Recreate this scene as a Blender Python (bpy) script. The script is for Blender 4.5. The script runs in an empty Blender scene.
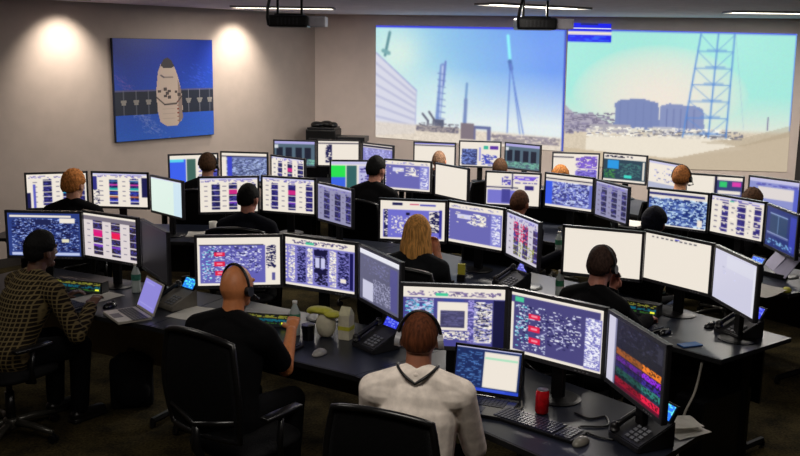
import bpy, bmesh, math, random
import numpy as np
from mathutils import Vector, Matrix
PI = math.pi
SC = bpy.context.scene
COL = SC.collection
V = Vector
sin, cos = math.sin, math.cos

# ------------------------------------------------------------------ materials
def lin(c):
    return tuple(((x / 255) / 12.92 if x / 255 <= .04045 else (((x / 255) + .055) / 1.055) ** 2.4) for x in c)

MATS = {}
def mat(name, rgb, rough=.5, metal=0., noise=0., scale=30., emit=0., spec=.5, trans=0., bump=0., ior=1.45):
    if name in MATS: return MATS[name]
    m = bpy.data.materials.new(name); m.use_nodes = True
    nt = m.node_tree; b = nt.nodes['Principled BSDF']
    c = lin(rgb)
    b.inputs['Base Color'].default_value = (*c, 1)
    b.inputs['Roughness'].default_value = rough
    b.inputs['Metallic'].default_value = metal
    b.inputs['Specular IOR Level'].default_value = spec
    if trans:
        b.inputs['Transmission Weight'].default_value = trans; b.inputs['IOR'].default_value = ior
    if emit:
        b.inputs['Emission Color'].default_value = (*c, 1); b.inputs['Emission Strength'].default_value = emit
    if noise or bump:
        tc = nt.nodes.new('ShaderNodeTexCoord'); n = nt.nodes.new('ShaderNodeTexNoise')
        n.inputs['Scale'].default_value = scale; n.inputs['Detail'].default_value = 4
        nt.links.new(tc.outputs['Object'], n.inputs['Vector'])
        if noise:
            r = nt.nodes.new('ShaderNodeValToRGB')
            r.color_ramp.elements[0].position = .35; r.color_ramp.elements[1].position = .65
            r.color_ramp.elements[0].color = (*[x * (1 - noise) for x in c], 1)
            r.color_ramp.elements[1].color = (*[min(1, x * (1 + noise)) for x in c], 1)
            nt.links.new(n.outputs['Fac'], r.inputs['Fac']); nt.links.new(r.outputs['Color'], b.inputs['Base Color'])
        if bump:
            bp = nt.nodes.new('ShaderNodeBump'); bp.inputs['Strength'].default_value = bump
            bp.inputs['Distance'].default_value = .01
            nt.links.new(n.outputs['Fac'], bp.inputs['Height']); nt.links.new(bp.outputs['Normal'], b.inputs['Normal'])
    MATS[name] = m
    return m

def display_mat():
    m = bpy.data.materials.new('display_pixels'); m.use_nodes = True
    nt = m.node_tree; b = nt.nodes['Principled BSDF']
    a = nt.nodes.new('ShaderNodeAttribute'); a.attribute_name = 'pix'
    b.inputs['Base Color'].default_value = (.01, .01, .012, 1); b.inputs['Roughness'].default_value = .35
    nt.links.new(a.outputs['Color'], b.inputs['Emission Color'])
    b.inputs['Emission Strength'].default_value = 1.0
    return m
def print_mat():
    m = bpy.data.materials.new('printed_canvas'); m.use_nodes = True
    nt = m.node_tree; b = nt.nodes['Principled BSDF']
    a = nt.nodes.new('ShaderNodeAttribute'); a.attribute_name = 'pix'
    nt.links.new(a.outputs['Color'], b.inputs['Base Color']); b.inputs['Roughness'].default_value = .4
    return m
DISP = display_mat(); PRINT = print_mat()

def plaid_mat():
    m = bpy.data.materials.new('plaid_flannel'); m.use_nodes = True
    nt = m.node_tree; b = nt.nodes['Principled BSDF']; b.inputs['Roughness'].default_value = .9; b.inputs['Specular IOR Level'].default_value = .15
    tc = nt.nodes.new('ShaderNodeTexCoord')
    outs = []
    for ax, off in (('X', 0), ('Z', .3)):
        w = nt.nodes.new('ShaderNodeTexWave'); w.wave_type = 'BANDS'; w.bands_direction = ax
        w.inputs['Scale'].default_value = 12; w.inputs['Distortion'].default_value = 1.2; w.inputs['Detail'].default_value = 1
        w.inputs['Phase Offset'].default_value = off
        nt.links.new(tc.outputs['Object'], w.inputs['Vector'])
        r = nt.nodes.new('ShaderNodeValToRGB'); r.color_ramp.elements[0].position = .72; r.color_ramp.elements[1].position = .98
        nt.links.new(w.outputs['Fac'], r.inputs['Fac']); outs.append(r)
    mx = nt.nodes.new('ShaderNodeMix'); mx.data_type = 'RGBA'; mx.blend_type = 'ADD'; mx.inputs[0].default_value = 1
    nt.links.new(outs[0].outputs['Color'], mx.inputs[6]); nt.links.new(outs[1].outputs['Color'], mx.inputs[7])
    r = nt.nodes.new('ShaderNodeValToRGB'); e = r.color_ramp.elements
    e[0].color = (*lin((27, 21, 14)), 1); e[1].color = (*lin((104, 90, 60)), 1)
    nt.links.new(mx.outputs[2], r.inputs['Fac']); nt.links.new(r.outputs['Color'], b.inputs['Base Color'])
    return m

def carpet_mat():
    m = mat('olive_carpet', (70, 62, 38), rough=.95, spec=.1)
    nt = m.node_tree; b = nt.nodes['Principled BSDF']
    tc = nt.nodes.new('ShaderNodeTexCoord')
    n1 = nt.nodes.new('ShaderNodeTexNoise'); n1.inputs['Scale'].default_value = 5; n1.inputs['Detail'].default_value = 6
    n2 = nt.nodes.new('ShaderNodeTexNoise'); n2.inputs['Scale'].default_value = 60; n2.inputs['Detail'].default_value = 3
    ad = nt.nodes.new('ShaderNodeMath'); ad.operation = 'MULTIPLY'
    for n in (n1, n2): nt.links.new(tc.outputs['Object'], n.inputs['Vector'])
    nt.links.new(n1.outputs['Fac'], ad.inputs[0]); nt.links.new(n2.outputs['Fac'], ad.inputs[1])
    r = nt.nodes.new('ShaderNodeValToRGB'); e = r.color_ramp.elements
    e[0].position = .14; e[1].position = .36
    e[0].color = (*lin((22, 19, 10)), 1); e[1].color = (*lin((66, 57, 33)), 1)
    nt.links.new(ad.outputs[0], r.inputs['Fac']); nt.links.new(r.outputs['Color'], b.inputs['Base Color'])
    bp = nt.nodes.new('ShaderNodeBump'); bp.inputs['Strength'].default_value = .4; bp.inputs['Distance'].default_value = .01
    nt.links.new(n2.outputs['Fac'], bp.inputs['Height']); nt.links.new(bp.outputs['Normal'], b.inputs['Normal'])
    return m

BLACK = mat('black_plastic', (9, 9, 11), rough=.4, noise=.2, scale=80)
BLK2 = mat('black_gloss', (12, 12, 15), rough=.2)
HOUS = mat('dark_grey_plastic', (34, 34, 37), rough=.35, noise=.1, scale=50)
BEZL = mat('charcoal_bezel', (54, 54, 58), rough=.3, noise=.1, scale=50)
DESKM = mat('dark_laminate', (27, 31, 42), rough=.33, noise=.12, scale=25, spec=.3)
EDGE = mat('desk_edge_band', (20, 20, 22), rough=.5, noise=.1)
STEEL = mat('black_steel', (11, 11, 12), rough=.35, metal=.3, noise=.1)
CHROME = mat('brushed_metal', (150, 148, 145), rough=.3, metal=.9, noise=.08)
CHAIRF = mat('chair_black_mesh', (7, 7, 8), rough=.8, spec=.2, noise=.3, scale=150, bump=.3)
CHAIRP = mat('chair_black_plastic', (14, 14, 15), rough=.28)
WALL = mat('beige_wall_paint', (184, 170, 162), rough=.8, noise=.03, scale=6, spec=.2)
WALLB = mat('cream_wall_paint', (228, 212, 204), rough=.8, noise=.03, scale=5, spec=.2)
CEIL = mat('grey_white_ceiling', (225, 218, 230), rough=.9, noise=.05, scale=8)
BASEB = mat('dark_baseboard', (50, 44, 40), rough=.6, noise=.1)
PANEL = mat('beige_panel', (140, 124, 84), rough=.7, noise=.08, scale=8)
PAPER = mat('white_paper', (225, 222, 215), rough=.8, noise=.04)
CARPET = carpet_mat()

# ------------------------------------------------------------------ mesh helpers
def obj(name, bm, m, parent=None, smooth=False, loc=None, rotz=None):
    if isinstance(bm, bpy.types.Mesh): me = bm
    else:
        bmesh.ops.recalc_face_normals(bm, faces=bm.faces)
        me = bpy.data.meshes.new(name); bm.to_mesh(me); bm.free()
        for mm in (m if isinstance(m, (list, tuple)) else [m]): me.materials.append(mm)
        if smooth:
            for p in me.polygons: p.use_smooth = True
    o = bpy.data.objects.new(name, me); COL.objects.link(o)
    if parent: o.parent = parent
    if loc: o.location = loc
    if rotz is not None: o.rotation_euler = (0, 0, rotz)
    return o

def tag(o, label, cat, group=None):
    o['label'] = label; o['category'] = cat
    if group: o['group'] = group
    return o
def thing(name, label, cat, loc=(0, 0, 0), rz=0, group=None):
    o = bpy.data.objects.new(name, None); COL.objects.link(o); o.empty_display_size = .1
    o.location = loc; o.rotation_euler = (0, 0, rz)
    return tag(o, label, cat, group)
def struct(name, bm, m, smooth=False):
    o = obj(name, bm, m, smooth=smooth); o['kind'] = 'structure'; return o
def copy_tree(o, parent=None):
    c = o.copy(); COL.objects.link(c)
    if parent: c.parent = parent
    for ch in [x for x in COL.objects if x.parent == o]: copy_tree(ch, c)
    return c

def box(bm, x0, x1, y0, y1, z0, z1, bev=0., M=None):
    vs = [bm.verts.new(p) for p in ((x0, y0, z0), (x1, y0, z0), (x1, y1, z0), (x0, y1, z0), (x0, y0, z1), (x1, y0, z1), (x1, y1, z1), (x0, y1, z1))]
    fs = [bm.faces.new([vs[i] for i in f]) for f in ((3, 2, 1, 0), (4, 5, 6, 7), (0, 1, 5, 4), (1, 2, 6, 5), (2, 3, 7, 6), (3, 0, 4, 7))]
    if bev:
        es = list({e for f in fs for e in f.edges})
        r = bmesh.ops.bevel(bm, geom=es, offset=bev, segments=2, affect='EDGES', profile=.6)
        vs = list({v for f in r['faces'] for v in f.verts} | {v for v in vs if v.is_valid})
    if M: bmesh.ops.transform(bm, matrix=M, verts=[v for v in vs if v.is_valid])
    return vs
def B(*a, **k):
    bm = bmesh.new(); box(bm, *a, **k); return bm

def prism(bm, pts, z0, z1):
    lo = [bm.verts.new((x, y, z0)) for x, y in pts]; hi = [bm.verts.new((x, y, z1)) for x, y in pts]
    bm.faces.new(hi); bm.faces.new(lo[::-1]); n = len(pts)
    for i in range(n): bm.faces.new((lo[i], lo[(i + 1) % n], hi[(i + 1) % n], hi[i]))

def frame_of(d):
    d = d.normalized(); a = V((1, 0, 0)) if abs(d.x) < .9 else V((0, 1, 0))
    e2 = d.cross(a).normalized(); e1 = e2.cross(d).normalized()
    return e1, e2
def tube(bm, pts, r, n=8, cap=True, closed=False):
    pts = [V(p) for p in pts]; rs = r if isinstance(r, (list, tuple)) else [r] * len(pts); rings = []
    for i, p in enumerate(pts):
        if closed: d = pts[(i + 1) % len(pts)] - pts[i - 1]
        else: d = pts[min(i + 1, len(pts) - 1)] - pts[max(i - 1, 0)]
        if i == 0 or True:
            e1, e2 = frame_of(d)
            if rings:
                e1 = (pe - d.normalized() * pe.dot(d.normalized())).normalized(); e2 = d.normalized().cross(e1)
        pe = e1
        rings.append([bm.verts.new(p + (e1 * cos(2 * PI * k / n) + e2 * sin(2 * PI * k / n)) * rs[i]) for k in range(n)])
    m = len(rings)
    for i in range(m if closed else m - 1):
        a, b = rings[i], rings[(i + 1) % m]
        for k in range(n): bm.faces.new((a[k], a[(k + 1) % n], b[(k + 1) % n], b[k]))
    if cap and not closed:
        bm.faces.new(rings[0][::-1]); bm.faces.new(rings[-1])
def lathe(bm, prof, n=20, c=(0, 0, 0)):
    rings = []
    for r, z in prof:
        if r < 1e-5: rings.append([bm.verts.new((c[0], c[1], c[2] + z))])
        else: rings.append([bm.verts.new((c[0] + r * cos(2 * PI * k / n), c[1] + r * sin(2 * PI * k / n), c[2] + z)) for k in range(n)])
    for a, b in zip(rings, rings[1:]):
        for k in range(n):
            if len(a) == 1 and len(b) == 1: continue
            if len(a) == 1: bm.faces.new((a[0], b[k], b[(k + 1) % n]))
            elif len(b) == 1: bm.faces.new((a[k], a[(k + 1) % n], b[0]))
            else: bm.faces.new((a[k], a[(k + 1) % n], b[(k + 1) % n], b[k]))
def capsule(bm, a, b, ra, rb, flat=1., side=None, n=14):
    """tapered round-ended limb; flat squeezes it across 'side'"""
    a, b = V(a), V(b); d = (b - a); L = d.length
    if L < 1e-6: d = V((0, 0, 1))
    dn = d.normalized()
    if side is None: e1, e2 = frame_of(d)
    else:
        e1 = V(side); e1 = (e1 - dn * e1.dot(dn)).normalized(); e2 = dn.cross(e1)
    prof = []
    for i in range(5): t = -PI / 2 + i * PI / 8; prof.append((ra * cos(t), ra * sin(t) * min(1, flat + .2)))
    prof.append((ra, 0))
    for i in range(6): t = i * PI / 10; prof.append((rb * cos(t), L + rb * sin(t) * min(1, flat + .2)))
    rings = []
    for r, z in prof:
        if r < 1e-4: rings.append([bm.verts.new(a + dn * z)])
        else: rings.append([bm.verts.new(a + dn * z + e1 * r * cos(2 * PI * k / n) + e2 * r * flat * sin(2 * PI * k / n)) for k in range(n)])
    for p, q in zip(rings, rings[1:]):
        for k in range(n):
            if len(p) == 1: bm.faces.new((p[0], q[(k + 1) % n], q[k]))
            elif len(q) == 1: bm.faces.new((p[k], p[(k + 1) % n], q[0]))
            else: bm.faces.new((p[k], p[(k + 1) % n], q[(k + 1) % n], q[k]))
    if len(rings[-1]) > 1: bm.faces.new(rings[-1])
def ell(bm, c, r, M=None, fn=None, seg=24, rings=16):
    rr = bmesh.ops.create_uvsphere(bm, u_segments=seg, v_segments=rings, radius=1)
    for v in rr['verts']:
        p = V((v.co.x * r[0], v.co.y * r[1], v.co.z * r[2]))
        if fn: p = fn(v.co.copy(), p)
        if M: p = M @ p
        v.co = p + V(c)
    return rr['verts']

def remeshed(name, bm, voxel, m, smooth=4, parent=None):
    bmesh.ops.recalc_face_normals(bm, faces=bm.faces)
    me = bpy.data.meshes.new('tmp'); bm.to_mesh(me); bm.free()
    o = bpy.data.objects.new('tmp', me); COL.objects.link(o)
    r = o.modifiers.new('r', 'REMESH'); r.mode = 'VOXEL'; r.voxel_size = voxel; r.use_smooth_shade = True
    if smooth:
        s = o.modifiers.new('s', 'SMOOTH'); s.iterations = smooth; s.factor = .5
    dg = bpy.context.evaluated_depsgraph_get(); dg.update()
    me2 = bpy.data.meshes.new_from_object(o.evaluated_get(dg)); me2.name = name
    bpy.data.objects.remove(o); bpy.data.meshes.remove(me)
    me2.materials.clear(); me2.materials.append(m)
    for p in me2.polygons: p.use_smooth = True
    return obj(name, me2, m, parent)

# ------------------------------------------------------------------ raster content for displays
class Cv:
    def __init__(s, w, h, bg=(0, 0, 0), seed=0):
        s.w, s.h = w, h; s.a = np.zeros((h, w, 3)); s.a[:] = bg; s.r = random.Random(seed); s.n = np.random.RandomState(seed)
        s.X, s.Y = np.meshgrid((np.arange(w) + .5) / w, (np.arange(h) + .5) / h)
    def rect(s, x0, y0, x1, y1, c):
        s.a[int(round(y0 * s.h)):max(int(round(y0 * s.h)) + 1, int(round(y1 * s.h))), int(round(x0 * s.w)):max(int(round(x0 * s.w)) + 1, int(round(x1 * s.w)))] = c
    def poly(s, pts, c, al=1):
        ins = np.zeros(s.X.shape, bool); n = len(pts)
        for i in range(n):
            (x0, y0), (x1, y1) = pts[i], pts[(i + 1) % n]
            if y0 == y1: continue
            cnd = ((y0 > s.Y) != (y1 > s.Y)) & (s.X < (x1 - x0) * (s.Y - y0) / (y1 - y0) + x0); ins ^= cnd
        s.a[ins] = s.a[ins] * (1 - al) + np.array(c) * al
    def line(s, x0, y0, x1, y1, wd, c, al=1):
        ax, ay = (x1 - x0), (y1 - y0); asp = s.h / s.w
        ay2 = ay * asp; L = ax * ax + ay2 * ay2 + 1e-12
        t = np.clip(((s.X - x0) * ax + (s.Y - y0) * asp * ay2) / L, 0, 1)
        d = np.hypot(s.X - x0 - t * ax, (s.Y - y0 - t * ay) * asp)
        k = np.clip((wd / 2 + .5 / s.w - d) * s.w, 0, 1)[..., None] * al
        s.a = s.a * (1 - k) + np.array(c) * k
    def speck(s, x0, y0, x1, y1, dens, c, rl=3, rv=.15):
        X0, X1, Y0, Y1 = int(x0 * s.w), int(x1 * s.w), int(y0 * s.h), int(y1 * s.h)
        cnt = int(dens * max(0, X1 - X0) * max(0, Y1 - Y0))
        for _ in range(cnt):
            x = s.r.randint(X0, max(X0, X1 - 1)); y = s.r.randint(Y0, max(Y0, Y1 - 1)); l = s.r.randint(1, rl)
            f = 1 + s.r.uniform(-rv, rv)
            s.a[y, x:min(x + l, X1)] = [min(255, q * f) for q in c]
    def soft(s, k):
        p = np.pad(s.a, ((1, 1), (1, 1), (0, 0)), mode='edge')
        b = sum(p[i:i + s.h, j:j + s.w] * w_ for i, w_ in enumerate((.25, .5, .25)) for j, w_ in ((0, w_ * .25), (1, w_ * .5), (2, w_ * .25)))
        s.a = s.a * (1 - k) + b * k
    def mesh(s, name, wx, wz, m, origin=(0, 0, 0), quad=None):
        w, h = s.w, s.h; k = (w + 1) * (h + 1)
        U, W = np.meshgrid(np.linspace(0, 1, w + 1), np.linspace(0, 1, h + 1))
        if quad is None:
            P = np.stack([(U - .5) * wx + origin[0], np.full(U.shape, origin[1]), origin[2] + (1 - W) * wz], -1)
        else:
            q = [np.array(p, float) for p in quad]  # TL TR BR BL
            P = ((1 - U) * (1 - W))[..., None] * q[0] + (U * (1 - W))[..., None] * q[1] + (U * W)[..., None] * q[2] + ((1 - U) * W)[..., None] * q[3]
        idx = np.arange(k).reshape(h + 1, w + 1)
        f = np.stack([idx[1:, :-1], idx[1:, 1:], idx[:-1, 1:], idx[:-1, :-1]], -1).reshape(-1, 4)
        me = bpy.data.meshes.new(name)
        me.vertices.add(k); me.vertices.foreach_set('co', P.reshape(-1))
        me.loops.add(f.size); me.loops.foreach_set('vertex_index', f.reshape(-1).astype(np.int32))
        me.polygons.add(len(f)); me.polygons.foreach_set('loop_start', np.arange(0, f.size, 4, dtype=np.int32))
        me.update(calc_edges=True)
        c = np.clip(s.a, 0, 255) / 255; c = np.where(c <= .04045, c / 12.92, ((c + .055) / 1.055) ** 2.4).reshape(-1, 3)
        c = np.concatenate([c, np.ones((len(c), 1))], 1); c = np.repeat(c, 4, 0)
        at = me.color_attributes.new('pix', 'FLOAT_COLOR', 'CORNER'); at.data.foreach_set('color', c.reshape(-1).astype(np.float32))
        me.materials.append(m)
        return me

WHT = (238, 229, 216); LAV = (98, 96, 178); NAVY = (28, 28, 78); LIL = (196, 194, 228); DKB = (20, 18, 48)
def content(kind, w, h, seed):
    c = Cv(w, h, WHT, seed)
    def header(bg=WHT, mk=DKB, y=.1):
        c.rect(0, 0, 1, y, bg); c.speck(.02, .03, .9, y, .12, mk, 4)
    def sch(reds=(), bg=LAV, side=True):
        c.rect(0, 0, 1, 1, WHT); c.rect(.03, .16, .96, .95, bg); c.rect(.02, .14, .8, .165, DKB)
        c.speck(.05, .18, .4, .93, .10, (215, 225, 250), 3); c.speck(.42, .18, .78, .72, .11, (225, 228, 255), 3); c.speck(.1, .2, .75, .8, .05, NAVY, 3)
        c.speck(.05, .2, .2, .9, .06, (120, 220, 225), 3)
        for _ in range(9):
            x = c.r.uniform(.1, .7); y = c.r.uniform(.25, .8); c.line(x, y, x + c.r.uniform(-.1, .1), y + c.r.uniform(-.1, .1), .008, (215, 218, 250))
        if side:
            c.rect(.82, .16, .97, .96, WHT); c.speck(.83, .17, .95, .66, .35, NAVY, 4); c.rect(.9, .75, .94, .9, (90, 88, 150))
        for (x, y) in reds:
            c.rect(x, y, x + .13, y + .09, (228, 30, 70)); c.rect(x + .03, y + .03, x + .1, y + .06, (250, 150, 170))
    def tab(cols, hot=(), bg=WHT, dk=NAVY, top=True):
        c.rect(0, 0, 1, 1, bg)
        if top: c.rect(0, 0, 1, .035, LIL); c.speck(.02, .05, .95, .12, .2, (120, 110, 190), 4)
        for i, (x0, x1) in enumerate(cols):
            c.rect(x0, .15, x1, .93, dk)
            c.speck(x0, .15, x1, .93, .16, (70, 64, 150), 4)
            for k in range(5):
                y = .15 + k * .17 + c.r.uniform(0, .03); c.rect(x0, y, x1, y + .02, bg)
            if i in hot: c.rect(x0, .35, x1, .47, (205, 40, 130)); c.rect(x0, .7, x1, .74, (120, 60, 190))
        for x in [(a[1] + b[0]) / 2 for a, b in zip(cols, cols[1:])] + [cols[0][0] / 2]:
            for k in range(5): c.rect(x - .03, .22 + k * .15, x + .03, .235 + k * .15, (110, 104, 130))
    C3 = [(.2, .34), (.5, .64), (.82, .97)]
    if kind == 'schem_red': sch([(.2, .3), (.2, .5), (.21, .7)])
    elif kind == 'schem_dark':
        sch([(.2, .3), (.2, .5), (.21, .7)], bg=(72, 68, 124)); c.rect(0, 0, 1, .05, WHT); c.rect(.0, .05, .97, .16, (72, 68, 124)); c.rect(.04, .07, .14, .14, (70, 200, 150))
        c.rect(.82, .16, .99, .97, (120, 118, 190)); c.speck(.82, .17, .98, .96, .45, (235, 235, 255), 3)
    elif kind == 'schem_cab':   # cabinet style blocks, A2 / B1
        c.rect(0, 0, 1, 1, (128, 124, 200)); c.rect(0, 0, 1, .15, WHT); c.speck(.1, .04, .9, .12, .2, (80, 70, 120), 4); c.rect(.3, .07, .42, .12, (70, 190, 150))
        c.rect(0, .95, 1, 1, WHT)
        for x0, x1, d, col in ((.04, .14, .35, WHT), (.17, .3, .35, NAVY), (.32, .4, .5, WHT), (.42, .62, .4, DKB), (.64, .74, .5, WHT), (.76, .92, .35, NAVY)):
            c.speck(x0, .18, x1, .93, d, col, 4)
        c.rect(.42, .2, .6, .3, (22, 20, 60)); c.rect(.42, .6, .6, .68, (22, 20, 60)); c.rect(.44, .36, .58, .56, (200, 200, 235)); c.rect(.5, .36, .52, .56, NAVY)
        c.rect(.93, .17, .98, .94, (20, 18, 80)); c.rect(.8, .72, .88, .8, WHT)
        for k in range(9): c.rect(.0, .2 + k * .08, .025, .235 + k * .08, WHT)
    elif kind == 'dialog':
        c.rect(0, 0, 1, 1, (70, 68, 140)); c.rect(0, 0, 1, .17, WHT); c.speck(.04, .08, .96, .16, .25, (120, 105, 150), 4); c.rect(.32, .09, .44, .15, (60, 200, 150))
        c.speck(.02, .2, .3, .95, .35, LIL, 4); c.speck(.02, .2, .3, .95, .1, (90, 200, 220), 3); c.speck(.64, .2, .7, .95, .4, (160, 150, 220), 3)
        c.rect(.34, .24, .64, .72, WHT); c.rect(.37, .38, .61, .68, (62, 60, 96)); c.speck(.37, .4, .6, .66, .3, (84, 82, 124), 8)
        c.speck(.36, .75, .66, .9, .45, WHT, 3)
        c.rect(.7, .24, .88, .93, (150, 148, 205)); c.speck(.7, .24, .88, .93, .35, WHT, 5); c.speck(.7, .24, .88, .93, .12, NAVY, 4)
        c.rect(.89, .2, 1, 1, (20, 20, 60)); c.rect(.4, .19, .6, .23, (50, 70, 150))
    elif kind == 'dimmap':  # greys carry the dimming of a panel viewed from the side
        c.rect(0, 0, 1, 1, (92, 92, 118)); c.rect(0, 0, 1, .1, (228, 228, 236)); c.rect(.08, .6, .36, .96, (200, 200, 222)); c.rect(.78, .15, .96, .95, (84, 82, 140))
        c.speck(.35, .5, .8, .95, .35, (150, 150, 180), 3); c.speck(.1, .15, .75, .45, .08, (110, 110, 150), 6)
    elif kind == 'spectrum':
        c.rect(0, 0, 1, 1, (16, 16, 30)); c.rect(0, 0, .16, 1, (205, 202, 220)); c.rect(.13, .0, .16, 1, (120, 120, 150)); c.speck(.2, .02, .9, .3, .05, (48, 48, 70), 5)
        for i, (y, col) in enumerate(((.42, (245, 130, 30)), (.53, (150, 40, 230)), (.63, (60, 40, 150)), (.71, (50, 130, 120)), (.8, (30, 60, 80)), (.86, (235, 30, 70)))):
            c.rect(.17, y, .98, y + .09, [q * .62 for q in col]); c.rect(.66, y, .98, y + .09, col); c.speck(.17, y, .98, y + .09, .2, [q * .35 for q in col], 3)
        c.rect(.17, .95, .98, 1, (90, 14, 40)); c.rect(.9, .05, .98, .28, (40, 40, 55))
    elif kind == 'bluecon':
        c.rect(0, 0, 1, 1, (44, 62, 128)); c.rect(.03, .05, .88, .1, WHT)
        c.speck(.05, .13, .98, .9, .17, (150, 170, 225), 3); c.speck(.05, .15, .98, .9, .15, (24, 26, 70), 6)
        c.rect(.72, .12, .93, .22, WHT); c.rect(.38, .14, .6, .28, (30, 36, 80)); c.rect(.74, .6, .84, .68, (225, 220, 190)); c.rect(.04, .92, .98, .98, (190, 200, 235))
    elif kind == 'tabpink':
        tab([(.18, .36), (.53, .7), (.88, 1)], (0, 1), bg=(222, 212, 212), dk=(44, 36, 50)); c.rect(0, .04, 1, .14, (120, 112, 125)); c.rect(.0, .0, 1, .05, WHT)
        c.rect(.19, .42, .35, .52, (225, 20, 120)); c.rect(.54, .38, .69, .52, (235, 30, 80))
    elif kind == 'off': c.rect(0, 0, 1, 1, (22, 20, 22))
    elif kind == 'tabL': tab([(.27, .42), (.6, .73), (.88, .97)]); c.rect(.1, .3, .14, 1, (90, 92, 190)); c.rect(0, .55, .06, 1, NAVY); c.rect(.6, .5, .73, .6, (40, 150, 190)); c.rect(0, 0, 1, .035, WHT)
    elif kind == 'tabM':
        tab([(.3, .46), (.68, .84)]); c.rect(.0, .1, .07, .5, (50, 50, 130)); c.speck(.0, .5, .12, .95, .2, NAVY, 3)
        for x in (.3, .68):
            for k, col in enumerate(((60, 110, 160), (200, 60, 160), (40, 170, 160), (40, 60, 170), (190, 110, 60), (60, 70, 200))): c.rect(x, .2 + k * .12, x + .16, .25 + k * .12, col)
        c.rect(.9, .12, 1, .7, NAVY)
    elif kind == 'mint': c.rect(0, 0, 1, 1, (222, 240, 230)); c.rect(.75, .05, 1, 1, (205, 228, 240)); c.rect(0, 0, 1, .02, LIL); c.speck(.2, .4, .6, .7, .01, (190, 230, 205), 3)
    elif kind == 'tab': tab(C3, (1,))
    elif kind == 'tab2': tab([(.17, .3), (.5, .64), (.84, .97)], (1,), dk=(36, 30, 96))
    elif kind == 'tabdim': tab([(.18, .36), (.52, .68), (.84, .98)], (), bg=(146, 144, 178), dk=(38, 36, 72))  # columns coloured darker to stand for a turned panel losing brightness
    elif kind == 'tabred':
        tab([(.24, .4), (.54, .7), (.86, 1)], (), bg=(206, 200, 212), dk=(60, 44, 86)); c.speck(.24, .15, .7, .6, .2, (215, 40, 90), 3); c.speck(.24, .6, .9, .95, .12, (150, 160, 40), 3)
    elif kind == 'app':     # R1
        c.rect(.04, .22, .96, .96, (112, 110, 205)); c.rect(.06, .22, .12, .96, NAVY); c.speck(.06, .25, .12, .95, .3, WHT, 2); c.speck(.18, .4, .5, .9, .2, WHT, 2)
        c.rect(.18, .05, .34, .11, NAVY); c.rect(.46, .07, .6, .1, (200, 40, 90)); c.rect(.62, .06, .86, .11, (90, 90, 180)); c.rect(.76, .24, .95, .8, WHT); c.speck(.77, .25, .94, .8, .3, NAVY, 5)
        c.rect(.4, .3, .46, .37, DKB); c.rect(.92, .2, .955, .9, (50, 50, 150))
    elif kind == 'term':    # R2
        c.rect(0, .13, .985, .93, (106, 104, 178)); c.speck(.02, .05, .95, .11, .2, (150, 145, 200), 4); c.rect(.16, .24, .42, .36, (215, 214, 240)); c.speck(.45, .22, .7, .5, .3, WHT, 5); c.speck(.1, .2, .75, .5, .05, WHT, 5)
        c.rect(.78, .14, .97, .94, (128, 128, 206)); c.speck(.8, .2, .96, .9, .3, (225, 225, 250), 4)
        for k in range(8): c.rect(.0, .2 + k * .09, .02, .24 + k * .09, WHT)
    elif kind == 'plain': pass
    elif kind == 'ticks':
        for k in range(10): c.rect(.1 + k * .072, .04, .135 + k * .072, .06, (40, 40, 60))
        c.rect(.46, .03, .53, .055, (90, 90, 220))
    elif kind == 'pale': c.rect(0, 0, 1, 1, (204, 203, 224)); c.rect(.3, .05, .98, .3, (212, 212, 228)); c.speck(.1, .3, .6, .5, .02, (188, 188, 215), 5); c.rect(.95, .1, 1, 1, (222, 222, 234))  # off-angle dulling of the screen put into its lilac tones
    elif kind == 'split':   # K0
        c.rect(.47, 0, .5, .5, NAVY); c.rect(0, .44, .6, .48, NAVY); c.rect(.02, .52, .6, .98, (120, 118, 205)); c.rect(.3, .5, .45, .95, (70, 68, 150)); c.speck(.3, .1, .46, .38, .4, (70, 60, 180), 3)
        c.speck(.52, .1, .97, .2, .5, (110, 80, 210), 5); c.speck(.52, .28, .97, .33, .5, (70, 60, 160), 5); c.rect(.72, .38, .9, .5, (50, 40, 120)); c.rect(.52, .07, .97, .09, (150, 130, 220))
    elif kind == 'dense':
        c.rect(0, .11, 1, .14, DKB); c.rect(0, .2, .99, .95, (100, 108, 196)); c.rect(0, .2, .14, .95, (60, 92, 230)); c.speck(.16, .22, .95, .93, .4, (190, 200, 240), 3); c.speck(.16, .22, .95, .93, .2, (60, 62, 130), 3)
    elif kind == 'denseblue':
        c.rect(0, .06, .95, .12, (40, 42, 110)); c.rect(0, .22, 1, .97, (84, 110, 180)); c.speck(0, .22, 1, .97, .4, (190, 215, 245), 3); c.speck(0, .22, 1, .97, .25, (30, 50, 120), 3); c.rect(.86, .75, .94, .95, WHT)
    elif kind == 'tabbig': tab([(.2, .34), (.52, .66), (.84, .96)], (), dk=(44, 36, 110)); c.speck(.2, .15, .97, .93, .05, WHT, 4); c.rect(.36, .05, .44, .1, (70, 190, 150))
    elif kind == 'bluegraph':
        c.rect(0, 0, 1, 1, (30, 44, 112)); c.rect(.12, .15, .7, .62, (36, 62, 100)); c.line(.12, .15, .7, .15, .02, (150, 170, 210)); c.line(.4, .15, .4, .6, .02, (120, 150, 190)); c.line(.05, .66, .75, .66, .02, (190, 200, 230)); c.rect(.8, .08, .97, .95, (50, 60, 170)); c.speck(.05, .8, .9, .95, .2, (120, 170, 210), 4)
    elif kind == 'green':
        c.rect(0, 0, 1, .1, LIL); c.rect(0, .13, .3, .55, (40, 225, 80)); c.rect(0, .55, .3, 1, (60, 100, 225)); c.rect(.32, .13, .52, 1, (50, 98, 98)); c.rect(.52, .13, .56, 1, WHT); c.rect(.56, .13, 1, 1, (190, 188, 226)); c.speck(.6, .2, .98, .95, .2, (60, 50, 140), 5)
    elif kind == 'bluebar':
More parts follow.
